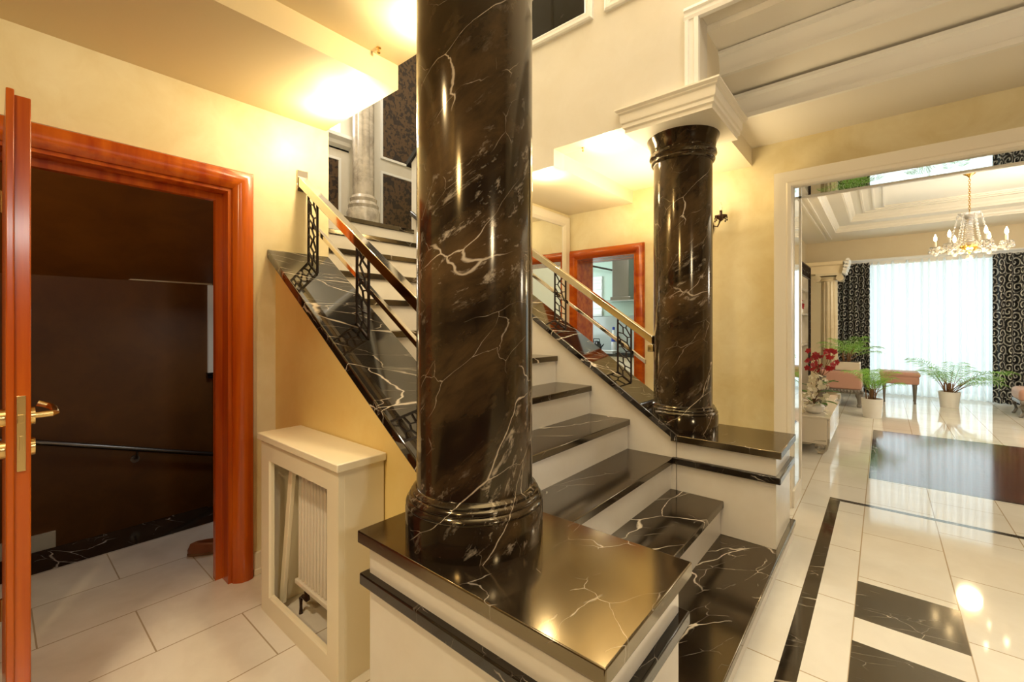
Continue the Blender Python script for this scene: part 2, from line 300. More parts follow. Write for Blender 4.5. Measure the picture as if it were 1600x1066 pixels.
# ------------------------------------------------------------------ mesh builder
class B:
    def __init__(s): s.v = []; s.f = []; s.mi = []
    def add(s, vs, fs, mi=0):
        k = len(s.v); s.v += [tuple(p) for p in vs]
        for f in fs: s.f.append([i + k for i in f]); s.mi.append(mi)
        return s
    def box(s, x0, x1, y0, y1, z0, z1, mi=0):
        return s.add([(x0, y0, z0), (x1, y0, z0), (x1, y1, z0), (x0, y1, z0), (x0, y0, z1), (x1, y0, z1), (x1, y1, z1), (x0, y1, z1)],
                     [(0, 3, 2, 1), (4, 5, 6, 7), (0, 1, 5, 4), (1, 2, 6, 5), (2, 3, 7, 6), (3, 0, 4, 7)], mi)
    def prism(s, pts, axis, a0, a1, mi=0):     # pts in the two other axes, in xyz order
        def mk(p, a):
            q = list(p); q.insert(axis, a); return q
        n = len(pts); vs = [mk(p, a0) for p in pts] + [mk(p, a1) for p in pts]
        fs = [list(range(n)), list(range(2 * n - 1, n - 1, -1))] + [(i, (i + 1) % n, n + (i + 1) % n, n + i) for i in range(n)]
        return s.add(vs, fs, mi)
    def lathe(s, prof, c=(0, 0, 0), n=48, mi=0, flute=None):
        vs = []
        for r, z in prof:
            for i in range(n):
                a = 2 * PI * i / n; rr = r
                if flute: rr = r - flute[1] * max(0.0, math.sin(a * flute[0])) ** 0.7 if flute[2] < z < flute[3] else r
                vs.append((c[0] + rr * math.cos(a), c[1] + rr * math.sin(a), c[2] + z))
        fs = []
        for j in range(len(prof) - 1):
            for i in range(n):
                fs.append((j * n + i, j * n + (i + 1) % n, (j + 1) * n + (i + 1) % n, (j + 1) * n + i))
        fs.append(list(range(n - 1, -1, -1))); fs.append([(len(prof) - 1) * n + i for i in range(n)])
        return s.add(vs, fs, mi)
    def tube(s, path, r, n=8, mi=0, r1=None):
        P = [Vector(p) for p in path]; vs = []; m = len(P)
        up = Vector((0.03, 0.07, 1)).normalized()
        for j, p in enumerate(P):
            t = (P[min(j + 1, m - 1)] - P[max(j - 1, 0)]).normalized()
            a = t.cross(up)
            if a.length < 1e-3: a = t.cross(Vector((1, 0, 0)))
            a.normalize(); b = a.cross(t).normalized()
            rr = r if r1 is None else r + (r1 - r) * j / max(1, m - 1)
            for i in range(n):
                q = 2 * PI * i / n
                vs.append(p + a * (rr * math.cos(q)) + b * (rr * math.sin(q)))
        fs = [(j * n + i, j * n + (i + 1) % n, (j + 1) * n + (i + 1) % n, (j + 1) * n + i) for j in range(m - 1) for i in range(n)]
        fs += [list(range(n - 1, -1, -1)), [(m - 1) * n + i for i in range(n)]]
        return s.add(vs, fs, mi)
    def bar(s, p0, p1, w, h, side=(0, 1, 0), mi=0):   # rectangular bar; w along side, h across
        p0 = Vector(p0); p1 = Vector(p1); t = (p1 - p0).normalized(); sd = Vector(side); sd = (sd - t * sd.dot(t)).normalized(); u = t.cross(sd).normalized()
        vs = [p + sd * (a * w / 2) + u * (b * h / 2) for p in (p0, p1) for a, b in ((-1, -1), (1, -1), (1, 1), (-1, 1))]
        return s.add(vs, [(3, 2, 1, 0), (4, 5, 6, 7), (0, 1, 5, 4), (1, 2, 6, 5), (2, 3, 7, 6), (3, 0, 4, 7)], mi)
    def ball(s, c, r, n=8, mi=0, sq=(1, 1, 1)):
        vs = []; m = n // 2
        for j in range(1, m):
            for i in range(n):
                a = 2 * PI * i / n; q = PI * j / m
                vs.append((c[0] + sq[0] * r * math.sin(q) * math.cos(a), c[1] + sq[1] * r * math.sin(q) * math.sin(a), c[2] + sq[2] * r * math.cos(q)))
        vs += [(c[0], c[1], c[2] + sq[2] * r), (c[0], c[1], c[2] - sq[2] * r)]
        T = len(vs) - 2; fs = []
        for j in range(m - 2):
            for i in range(n): fs.append((j * n + i, (j + 1) * n + i, (j + 1) * n + (i + 1) % n, j * n + (i + 1) % n))
        for i in range(n):
            fs.append((T, i, (i + 1) % n)); fs.append((T + 1, (m - 2) * n + (i + 1) % n, (m - 2) * n + i))
        return s.add(vs, fs, mi)
    def frame(s, o, u, v, n, u0, u1, v0, v1, prof, openb=False, mi=0):
        # picture-frame moulding; prof = closed loop of (inset, height) pairs; openb: three sides, no bottom member
        o, u, v, n = map(Vector, (o, u, v, n)); k = len(prof); vs = []
        for a, h in prof:
            b0 = v0 if openb else v0 + a
            for x, y in ((u0 + a, b0), (u0 + a, v1 - a), (u1 - a, v1 - a), (u1 - a, b0)):
                vs.append(o + u * x + v * y + n * h)
        fs = []
        for j in range(k):
            q = (j + 1) % k
            for i in range(4):
                if openb and i == 3: continue
                e = (i + 1) % 4
                fs.append((j * 4 + i, j * 4 + e, q * 4 + e, q * 4 + i))
        if openb:
            fs.append([j * 4 for j in range(k)]); fs.append([j * 4 + 3 for j in range(k)][::-1])
        return s.add(vs, fs, mi)
    def extr(s, prof, p0, p1, out, up, mi=0):
        p0, p1, out, up = map(Vector, (p0, p1, out, up)); k = len(prof)
        vs = [p + out * a + up * b for p in (p0, p1) for a, b in prof]
        fs = [list(range(k)), list(range(2 * k - 1, k - 1, -1))] + [(i, (i + 1) % k, k + (i + 1) % k, k + i) for i in range(k)]
        return s.add(vs, fs, mi)
    def build(s, name, mats, parent=None, origin=None, bevel=0, seg=2, angle=32, uv=False, props=None):
        org = Vector(origin) if origin is not None else (Vector(parent['_o']) if parent is not None and '_o' in parent else None)
        if org is None:
            xs = list(zip(*s.v)); org = Vector(((min(xs[0]) + max(xs[0])) / 2, (min(xs[1]) + max(xs[1])) / 2, min(xs[2])))
        me = bpy.data.meshes.new(name)
        me.from_pydata([(p[0] - org[0], p[1] - org[1], p[2] - org[2]) for p in s.v], [], s.f)
        bm = bmesh.new(); bm.from_mesh(me); bmesh.ops.recalc_face_normals(bm, faces=bm.faces); bm.to_mesh(me); bm.free()
        for m in (mats if isinstance(mats, (list, tuple)) else [mats]): me.materials.append(M[m] if isinstance(m, str) else m)
        me.polygons.foreach_set('material_index', s.mi); me.polygons.foreach_set('use_smooth', [True] * len(me.polygons))
        me.set_sharp_from_angle(angle=math.radians(angle))
        o = bpy.data.objects.new(name, me); COL.objects.link(o)
        if parent is not None: o.parent = parent; o['_o'] = list(org); o.location = org - Vector(parent['_o'])
        else: o.location = org; o['_o'] = list(org)
        if bevel:
            b = o.modifiers.new('bevel', 'BEVEL'); b.width = bevel; b.segments = seg; b.limit_method = 'ANGLE'; b.angle_limit = math.radians(40)
            b.harden_normals = False
        return o
def thing(name, label, cat, loc, group=None):
    o = bpy.data.objects.new(name, None); COL.objects.link(o); o.location = loc; o.empty_display_size = 0.1
    o['label'] = label; o['category'] = cat; o['_o'] = list(loc)
    if group: o['group'] = group
    return o
def tag(o, label, cat, group=None, kind=None):
    o['label'] = label; o['category'] = cat
    if group: o['group'] = group
    if kind: o['kind'] = kind
    return o
def struct(o, label, cat): return tag(o, label, cat, None, 'structure')
def copy_thing(root, loc, label=None, rotz=0):
    r = root.copy(); COL.objects.link(r); r.location = loc; r.rotation_euler = (0, 0, rotz)
    if label: r['label'] = label
    for ch in list(root.children):
        c = ch.copy(); COL.objects.link(c); c.parent = r
        for g in list(ch.children):
            d = g.copy(); COL.objects.link(d); d.parent = c
    return r

# ------------------------------------------------------------------ floor
xs = sorted([-2.4, 7.0, -5.3, -4.75, -3.66, -3.37, -1.4, -0.303, -0.239, -0.097, 0.267, -0.09, -0.04, 0.0, 3.0, 5.2])
ys = sorted([-0.3, -6.3, -3.2, -1.6, 0.0, 0.98, 1.2, 1.90, 2.287, 2.475, 2.835, 4.025, 4.075, 4.78, 4.82, 6.98, 7.02, 8.5, 11.3])
fb = B()
for i in range(len(xs) - 1):
    for j in range(len(ys) - 1):
        x0, x1, y0, y1 = xs[i], xs[i + 1], ys[j], ys[j + 1]; x, y = (x0 + x1) / 2, (y0 + y1) / 2
        if x < -3.66 and y < 1.2: continue
        mi = 0
        if x < -1.4 and y < 1.2: mi = 1
        if x > -2.4 and y < -0.3: mi = 3  # unseen dark parquet added behind the viewer to dim marble reflections
        if x < -3.37 and y < 1.2: mi = 2
        if -0.303 < x < -0.239 and y < 4.075: mi = 2
        if x > -0.303 and 4.025 < y < 4.075: mi = 2
        if -0.097 < x < 0.267 and (1.90 < y < 2.287 or 2.475 < y < 2.835): mi = 2
        if x > -0.09 and x < 3.0 and 4.78 < y < 7.02: mi = 2
        if x > -0.04 and x < 3.0 and 4.82 < y < 6.98: mi = 3
        fb.add([(x0, y0, 0), (x1, y0, 0), (x1, y1, 0), (x0, y1, 0)], [(0, 1, 2, 3)], mi)
struct(fb.build('floor', ['floor', 'floorL', 'floorblack', 'parquet'], origin=(0, 0, 0)), 'polished white marble tile floor with black marble inlay and dark parquet field', 'floor')
b = B(); b.box(-3.70, -3.37, -1.6, 1.0, -0.05, -0.002)
struct(b.build('trim_1', 'floorblack'), 'black veined marble edge slab of the basement stairwell', 'stair edge')

# ------------------------------------------------------------------ walls
b = B(); b.box(-2.70, -2.50, 0.80, 1.286, 0, 2.435); b.box(-2.70, -2.50, -6.2, -0.02, 0, 2.435); b.box(-2.70, -2.50, -0.02, 0.80, 2.0, 2.435)
struct(b.build('wall_left', 'plaster', origin=(0, 0, 0)), 'yellow cream plaster wall around the open wooden door on the left', 'wall')
b = B(); b.box(-3.52, -2.70, 1.15, 1.286, 0, 5.6); b.box(-2.70, -1.79, 1.15, 1.27, 2.75, 5.6)
struct(b.build('wall_stairwell', 'plaster', origin=(0, 0, 0)), 'plaster wall lining the upper stairs behind the door wall', 'wall')
b = B(); b.box(-5.3, -1.745, 3.88, 4.18, 1.99, 3.1); b.box(-5.3, -2.42, 3.88, 4.18, 0, 1.99); b.box(-1.745, -1.2, 3.88, 4.18, 0, 3.1); b.box(-1.2, -0.55, 3.88, 4.02, 0, 3.1); b.box(-0.55, 5.2, 3.88, 4.02, 2.32, 3.1)
b.box(2.7, 5.2, 3.88, 4.02, 0, 2.32)
struct(b.build('wall_back', 'plaster', origin=(0, 0, 0)), 'cream mottled plaster wall with the kitchen doorway and wide arch opening', 'wall')
b = B(); b.box(-2.66, -2.50, 2.70, 3.88, 0, 2.435)
struct(b.build('wall_passage', 'plaster', origin=(0, 0, 0)), 'plaster wall behind the white framed mirror beside the kitchen doorway', 'wall')
# upper wall above the right side of the stairs, and the blocks that make the stepped ceilings
b = B(); b.box(-2.5, -1.79, 2.585, 2.72, 2.43, 5.6); b.box(-1.79, -0.79, 2.585, 2.72, 2.55, 5.6); b.box(-0.79, 5.2, 2.585, 2.72, 3.06, 5.6)
struct(b.build('wall_upper', 'fascia', origin=(0, 0, 0)), 'pale plaster upper wall over the stairs carrying the dark framed panels', 'wall')
b = B(); b.box(-2.7, -1.79, 2.72, 3.88, 2.435, 3.1); b.box(-1.79, -0.79, 2.72, 3.88, 2.55, 3.1)
struct(b.build('ceiling_passage', 'ceil', origin=(0, 0, 0)), 'stepped cream ceiling in front of the kitchen doorway', 'ceiling')
b = B(); b.box(-2.7, -1.79, -3.2, 1.27, 2.435, 2.75); b.box(-1.79, -0.79, -3.2, 1.27, 2.55, 2.75)
struct(b.build('ceiling_entrance', 'ceill', origin=(0, 0, 0)), 'stepped golden cream ceiling over the entrance beside the wooden door', 'ceiling')
b = B(); b.box(-0.79, 5.2, 3.30, 3.88, 2.69, 3.2); b.box(-0.79, 5.2, 3.0, 3.30, 2.87, 3.2); b.box(-0.79, 5.2, 2.72, 3.0, 3.02, 3.2)
struct(b.build('ceiling_hall', 'ceilh', origin=(0, 0, 0)), 'stepped tray ceiling of the hall at upper right', 'ceiling')
b = B(); b.box(-5.3, 7.2, -6.4, 3.0, 5.6, 5.8); b.box(-5.3, -2.5, 2.7, 4.6, 5.6, 5.8)
struct(b.build('ceiling_atrium', 'atrium', origin=(0, 0, 0)), 'high ceiling above the open stair hall', 'ceiling')
b = B(); b.box(5.0, 5.2, 2.5, 11.3, 0, 5.8); b.box(7.0, 7.2, -6.2, 2.7, 0, 5.8); b.box(5.0, 7.2, 2.5, 2.7, 0, 5.8)
struct(b.build('wall_right', 'rear', origin=(0, 0, 0)), 'far right wall of the hall outside the view', 'wall')
b = B(); b.box(-2.7, 7.2, -6.4, -6.2, 0, 5.8); b.box(-2.7, -2.5, -6.2, 1.15, 2.75, 5.8)
struct(b.build('wall_front', 'rear', origin=(0, 0, 0)), 'wall behind the viewer', 'wall')
# beam and crown mouldings of the tray ceiling
crown = [(0, 0), (0.0, 0.16), (0.055, 0.16), (0.055, 0.14), (0.035, 0.125), (0.03, 0.09), (0.018, 0.06), (0.02, 0.035), (0.028, 0.03), (0.028, 0.0)]
b = B(); b.extr(crown, (-0.79, 3.30, 2.69), (5.0, 3.30, 2.69), (0, -1, 0), (0, 0, 1))
struct(b.build('trim_2', 'trimw'), 'white moulded beam face nearest the arch wall', 'moulding')
b = B(); b.extr([(x, y * 0.9) for x, y in crown], (-0.79, 3.0, 2.87), (5.0, 3.0, 2.87), (0, -1, 0), (0, 0, 1))
struct(b.build('trim_3', 'trimw'), 'white moulded beam face of the upper step in the tray ceiling', 'moulding')
arch = [(0, 0), (0, 0.03), (0.02, 0.035), (0.028, 0.024), (0.05, 0.024), (0.056, 0.036), (0.075, 0.03), (0.08, 0.012), (0.08, 0)]
b = B(); b.extr(arch, (-0.79, 2.585, 2.655), (-0.79, 2.585, 3.03), (-1, 0, 0), (0, -1, 0)); b.extr(arch, (-0.87, 2.585, 3.03), (5.0, 2.585, 3.03), (0, 0, 1), (0, -1, 0))
struct(b.build('trim_4', 'trimw'), 'white architrave around the tray ceiling opening in the upper wall', 'moulding')
pf = [(0, 0), (0, 0.022), (0.012, 0.03), (0.03, 0.03), (0.036, 0.018), (0.05, 0.024), (0.06, 0.018), (0.06, 0)]
b = B(); b.frame((0, 2.585, 0), (1, 0, 0), (0, 0, 1), (0, -1, 0), -3.2, -1.47, 3.33, 4.9, pf)
struct(b.build('trim_5', 'trimw'), 'white moulding framing the dark panel on the upper wall', 'moulding')
b = B(); b.frame((0, 2.585, 0), (1, 0, 0), (0, 0, 1), (0, -1, 0), -1.38, -0.35, 3.33, 4.9, pf)
struct(b.build('trim_6', 'trimw'), 'white panel moulding on the upper wall over the right column', 'moulding')
b = B(); b.box(-3.14, -1.53, 2.570, 2.584, 3.39, 4.84)
tag(b.build('wall_panel', 'panelblack'), 'black veined marble panel inside the white frame high on the upper wall', 'panel')

# wooden door casings and linings
cas = [(0, 0), (0, 0.022), (0.008, 0.036), (0.03, 0.044), (0.06, 0.04), (0.078, 0.028), (0.092, 0.012), (0.092, 0)]
b = B(); b.frame((-2.5, 0, 0), (0, 1, 0), (0, 0, 1), (1, 0, 0), -0.10, 0.874, 0.0, 2.073, cas, openb=True)
b.box(-2.72, -2.50, 0.765, 0.80, 0, 2.0); b.box(-2.72, -2.50, -0.02, 0.015, 0, 2.0); b.box(-2.72, -2.50, 0.015, 0.765, 1.965, 2.0)
b.box(-2.62, -2.585, 0.735, 0.765, 0, 1.93); b.box(-2.62, -2.585, 0.015, 0.765, 1.93, 1.965)
struct(b.build('door_1', 'wood', origin=(-2.5, 0.4, 0)), 'glossy red brown wooden door casing on the left yellow wall', 'door frame')
b = B(); b.frame((0, 3.88, 0), (1, 0, 0), (0, 0, 1), (0, -1, 0), -2.49, -1.673, 0.0, 2.055, cas, openb=True)
b.box(-2.42, -2.39, 3.87, 4.19, 0, 1.96); b.box(-1.775, -1.745, 3.87, 4.19, 0, 1.96); b.box(-2.42, -1.745, 3.87, 4.19, 1.96, 1.99)
struct(b.build('door_2', 'woodx2', origin=(-2.1, 3.88, 0)), 'orange wooden casing of the kitchen doorway behind the stairs', 'door frame')
# open door leaf at far left
lf = B(); lf.box(-2.46, -1.86, 0.041, 0.075, 0.012, 1.945)
lf.box(-2.46, -1.85, 0.027, 0.043, 0.012, 1.957)
leaf = lf.build('door_3', 'wood', origin=(-2.46, 0.05, 0.012), bevel=0.003); struct(leaf, 'open wooden door leaf seen edge-on at far left', 'door')
k = B(); k.box(-1.861, -1.857, 0.047, 0.065, 0.885, 1.098); k.box(-1.858, -1.851, 0.049, 0.062, 1.022, 1.045); k.box(-1.858, -1.8565, 0.052, 0.061, 0.945, 0.985)
k.build('lock_plate', 'brass', leaf, bevel=0.004)
def handle(yside, sgn):
    h = B()
    for z, rr in ((1.032, 0.026), (0.942, 0.026)):
        n = 24; vs = []
        for yy in (yside, yside + sgn * 0.010):
            for i in range(n):
                vs.append((-1.915 + rr * math.cos(2 * PI * i / n), yy, z + rr * math.sin(2 * PI * i / n)))
        h.add(vs, [list(range(n)), list(range(2 * n - 1, n - 1, -1))] + [(i, (i + 1) % n, n + (i + 1) % n, n + i) for i in range(n)])
    h.build('rosette', 'brass', leaf)
    h = B(); pts = [(-1.915, yside, 1.032), (-1.915, yside + sgn * 0.045, 1.032), (-1.925, yside + sgn * 0.052, 1.032), (-2.02, yside + sgn * 0.054, 1.036), (-2.045, yside + sgn * 0.046, 1.04), (-2.05, yside + sgn * 0.022, 1.05)]
    h.tube(pts, 0.0095, 12); h.build('handle', 'brass', leaf)
handle(0.075, 1); handle(0.027, -1)
hb = B()
for z in (0.25, 1.75): hb.tube([(-2.475, 0.03, z - 0.04), (-2.475, 0.03, z + 0.04)], 0.009, 10)
hb.build('hinge', 'brass', leaf)

# baseboard by the door
b = B(); b.box(-2.50, -2.484, 0.876, 0.985, 0, 0.115); b.box(-2.50, -2.478, 0.876, 0.985, 0, 0.03)
struct(b.build('baseboard_left', 'trim', bevel=0.003), 'cream baseboard between the door casing and radiator cover', 'baseboard')

# ------------------------------------------------------------------ basement stair room behind the left door
b = B(); b.box(-4.5, -4.3, -1.6, 1.2, -2.5, 2.3); b.box(-4.5, -2.7, -1.75, -1.6, -2.5, 2.3); b.box(-4.5, -2.7, 1.2, 1.25, -2.5, 2.3); b.box(-3.66, -3.60, -1.6, 1.2, -2.5, -0.05)
struct(b.build('wall_basement', 'brown', origin=(0, 0, 0)), 'dark brown plaster wall of the basement stairwell seen through the left door', 'wall')
b = B(); b.prism([(-2.7, 2.36), (-4.3, 1.63), (-4.5, 1.63), (-4.5, 2.5), (-2.7, 2.5)], 1, -1.6, 1.25)
struct(b.build('ceiling_basement', 'brown', origin=(0, 0, 0)), 'sloping brown soffit above the basement stairwell', 'ceiling')
b = B(); b.box(-4.3, -3.66, -1.6, 1.2, -2.5, -2.45)
struct(b.build('floor_basement', 'brown', origin=(0, 0, 0)), 'lower floor of the basement stairwell', 'floor')
b = B(); b.box(-4.3, -4.27, 1.165, 1.2, 0.90, 1.625)
w = b.build('window_1', 'dimwin'); struct(w, 'narrow pale window strip at the right of the brown stairwell wall', 'window')
q = B(); q.box(-4.3, -4.25, 1.155, 1.2, 0.855, 0.875); q.box(-4.3, -4.25, 1.155, 1.2, 0.885, 0.90); q.build('window_sill', 'blackcap', w)
b = B(); b.box(-4.3, -4.275, -1.6, 0.285, -0.30, -0.10)
struct(b.build('baseboard_basement', 'cover'), 'pale skirting piece low on the brown basement wall', 'baseboard')
b = B(); b.prism([(0.66, 1.632), (1.195, 1.628), (1.195, 1.70), (0.70, 1.655)], 0, -4.3, -4.28)
struct(b.build('trim_19', 'trim'), 'pale wedge shaped strip at the top of the brown basement wall', 'trim')
t = thing('handrail', 'chrome handrail on the dark brown basement stair wall', 'handrail', (-4.22, 0.5, 0.4))
b = B(); b.tube([(-4.22, -0.6, 0.772), (-4.22, 1.19, 0.228)], 0.017, 14); b.build('rail', 'steel', t)
b = B(); b.tube([(-4.22, 0.70, 0.373), (-4.222, 0.70, 0.31), (-4.30, 0.70, 0.29)], 0.008, 8); b.tube([(-4.30, 0.70, 0.29), (-4.288, 0.70, 0.29)], 0.028, 16); b.build('bracket', 'steel', t)
lamp('basement_soffit_fill', 'SPOT', (-3.15, -0.8, 0.35), 30.0, (1.0, 0.60, 0.26), 0.06, Vector((-0.25, 1.0, 1.75)).to_track_quat('-Z', 'Y').to_euler(), 75)  # hidden spot added to brighten the sloping soffit
lamp('basement_fill', 'POINT', (-3.2, -1.0, 1.6), 2.5, (1.0, 0.66, 0.34), 0.08)  # hidden fill added beside the doorway for the brown stairwell
# brown shoe on the marble threshold
t = thing('loafer', 'brown leather loafer on the marble floor just inside the left doorway', 'shoe', (-2.93, 0.83, 0))
def shoe(b, top, z0, z1, sc, mi=0):
    n = 28; vs = []
    for z in (z0, z1):
        for i in range(n):
            a = 2 * PI * i / n; x = math.cos(a) * 0.13; wd = 0.042 + 0.008 * math.cos(a)
            vs.append((-2.93 + 0.35 * x * sc + math.sin(a) * wd * sc * 0.94, 0.83 + 0.94 * x * sc - math.sin(a) * wd * sc * 0.35, z))
    b.add(vs, [list(range(n)), list(range(2 * n - 1, n - 1, -1))] + [(i, (i + 1) % n, n + (i + 1) % n, n + i) for i in range(n)], mi)
b = B(); shoe(b, 0, 0.0, 0.016, 1.0); b.build('sole', 'stem', t, bevel=0.004)
b = B(); n = 28; vs = []
rings = [(0.016, 0.97), (0.035, 0.98), (0.055, 0.88), (0.062, 0.72), (0.055, 0.66), (0.03, 0.66)]
for z, sc in rings:
    for i in range(n):
        a = 2 * PI * i / n; x = math.cos(a) * 0.13; wd = 0.042 + 0.008 * math.cos(a)
        zz = z + (0.012 * max(0, -math.cos(a)) if z > 0.04 else 0) - (0.022 * max(0, math.cos(a)) ** 2 if z > 0.05 else 0)
        vs.append((-2.93 + 0.35 * x * sc + math.sin(a) * wd * sc * 0.94, 0.83 + 0.94 * x * sc - math.sin(a) * wd * sc * 0.35, zz))
fs = [(j * n + i, j * n + (i + 1) % n, (j + 1) * n + (i + 1) % n, (j + 1) * n + i) for j in range(len(rings) - 1) for i in range(n)]
b.add(vs, fs); b.build('upper', 'leather', t)
b = B(); shoe(b, 0, 0.017, 0.034, 0.68); b.build('insole', 'insole', t)

# ------------------------------------------------------------------ staircase
RISE, RUN = 0.1935, 0.283
def nose(k): return -0.407 - RUN * (k - 1)
def lev(k): return 0.102 + RISE * (k - 1)
st = thing('staircase', 'marble staircase with black treads and white risers rising between two columns', 'staircase', (-1.5, 1.95, 0))
for k in range(1, 13):
    b = B(); x1 = nose(k); z1 = lev(k); x0 = nose(k + 1) - 0.03 if k < 12 else -5.0
    if k == 1: b.box(-0.73, x1, 0.745, 3.185, z1 - 0.035, z1)
    elif k == 12: b.box(x0, x1, 1.29, 3.86, z1 - 0.04, z1)
    else:
        ya, yb = (1.255, 2.685)
        b.box(x0, x1, ya, yb, z1 - 0.038, z1)
    o = b.build('tread' if k < 12 else 'landing', 'tread', st, bevel=0.004)
    b = B(); zb = lev(k - 1) if k > 1 else 0.0
    if k == 1: b.box(x1 - 0.05, x1 - 0.010, 0.76, 3.17, 0, z1 - 0.035)
    else: b.box(x1 - 0.055, x1 - 0.018, 1.255 if k < 8 else 1.287, 2.685, zb, z1 - 0.038)
    b.build('riser', 'white', st)
def ptop(x): return -0.684 * x - 0.010           # top of the sloped coping
def plank(y0, y1, xa, xb, th=0.048):
    b = B(); b.prism([(xa, ptop(xa)), (xb, ptop(xb)), (xb, ptop(xb) - th), (xa, ptop(xa) - th)], 1, y0, y1); return b
plank(0.946, 1.286, -2.5, -0.945).build('coping', 'coping', st, bevel=0.006)
plank(2.655, 3.0, -2.5, -0.945).build('coping', 'coping', st, bevel=0.006)
plank(2.655, 2.80, -3.55, -2.5).build('coping', 'coping', st, bevel=0.006)
b = B(); b.prism([(-2.5, 0), (-1.27, 0), (-1.27, ptop(-1.27) - 0.046), (-2.5, ptop(-2.5) - 0.046)], 1, 0.99, 1.255)
b.build('stringer_wall', 'stringer', st)
b = B(); b.prism([(-3.55, 0), (-0.96, 0), (-0.96, ptop(-0.96) - 0.046), (-3.55, ptop(-3.55) - 0.046)], 1, 2.685, 2.78)
b.build('stringer_wall', 'white', st)
b = B(); b.prism([(-2.45, 0), (-0.96, 0), (-0.96, ptop(-0.96) - 0.046), (-2.45, ptop(-2.45) - 0.046)], 1, 2.78, 2.97)
b.build('stringer_wall', 'plaster', st)

# pedestals
def pedestal(name, label, x0, x1, y0, y1, zb=0.0):
    t = thing(name, label, 'pedestal', ((x0 + x1) / 2, (y0 + y1) / 2, zb), None)
    b = B(); b.box(x0 + 0.028, x1 - 0.028, y0 + 0.028, y1 - 0.028, zb, 0.592); b.build('body', 'white', t, bevel=0.002)
    b = B(); b.box(x0, x1, y0, y1, 0.591, 0.631); b.build('cap_slab', 'slab', t, bevel=0.004, seg=3)
    b = B(); b.box(x0 + 0.004, x1 - 0.004, y0 + 0.004, y1 - 0.004, 0.455, 0.493); b.build('ledge', 'ledge', t, bevel=0.005, seg=3)
    return t
pn = pedestal('pedestal', 'white marble pedestal with black slab top in the foreground under the large column', -1.305, -0.41, 0.768, 1.274, 0.102)
b = B(); b.box(-1.277, -0.72, 0.796, 1.246, 0, 0.103); b.build('plinth', 'white', pn)
pr_ = pedestal('pedestal', 'white marble pedestal with black slab top under the farther right column', -0.985, -0.404, 2.66, 3.163, 0.102)

# columns
def column(name, label, c, zt, cap, r=0.187):
    z0 = 0.631; q = r / 0.186
    t = thing(name, label, 'column', (c[0], c[1], z0))
    b = B(); b.lathe([(a_ * q, z_) for a_, z_ in ((0.220, z0), (0.220, 0.728), (0.215, 0.734), (0.215, 0.738), (0.219, 0.744), (0.217, 0.750), (0.208, 0.756), (0.210, 0.762), (0.206, 0.770), (0.198, 0.774), (0.199, 0.782), (0.192, 0.788), (0.186, 0.792))], (c[0], c[1], 0), 96)
    b.build('base', 'shaft', t, angle=50)
    b = B(); b.lathe([(r, 0.79), (r, zt)], (c[0], c[1], 0), 96); b.build('shaft', 'shaft', t)
    b = B(); b.lathe([(r, zt - 0.17), (r + 0.006, zt - 0.168), (r + 0.016, zt - 0.155), (r + 0.016, zt - 0.145), (r + 0.008, zt - 0.138), (r + 0.010, zt - 0.13), (r + 0.026, zt - 0.118), (r + 0.026, zt - 0.102), (r + 0.012, zt - 0.092), (r + 0.016, zt - 0.085), (r + 0.022, zt - 0.05), (r + 0.038, zt - 0.012), (r + 0.042, zt)], (c[0], c[1], 0), 96)
    b.build('capital', 'shaft', t, angle=50)
    return t
column('marble_column', 'large dark brown black marble column in the foreground on the near pedestal', (-1.018, 1.02), 2.56, True)
column('marble_column', 'smaller looking black marble column on the right pedestal beneath the moulded block', (-1.0, 2.915), 2.506, True, 0.18)
def impost(c, label, z=2.505):
    x0, x1, y0, y1 = c[0] - 0.26, c[0] + 0.26, c[1] - 0.281, c[1] + 0.281
    b = B(); lv = [(0.0, 0), (0.0, 0.022), (0.012, 0.030), (0.012, 0.052), (0.020, 0.060), (0.024, 0.075), (0.024, 0.11), (0.036, 0.118), (0.036, 0.124), (0.050, 0.136), (0.050, 0.146)]
    vs = []
    for o, h in lv: vs += [(x0 - o, y0 - o, z + h), (x1 + o, y0 - o, z + h), (x1 + o, y1 + o, z + h), (x0 - o, y1 + o, z + h)]
    fs = [(j * 4 + i, j * 4 + (i + 1) % 4, j * 4 + 4 + (i + 1) % 4, j * 4 + 4 + i) for j in range(len(lv) - 1) for i in range(4)] + [(3, 2, 1, 0), tuple(len(lv) * 4 - 4 + i for i in range(4))]
    b.add(vs, fs); return struct(b.build('trim_7', 'trim', angle=20), label, 'capital block')
impost((-0.984, 2.864), 'cream moulded square block on top of the right column')
impost((-1.0, 0.99), 'cream moulded square block on top of the foreground column', 2.56)

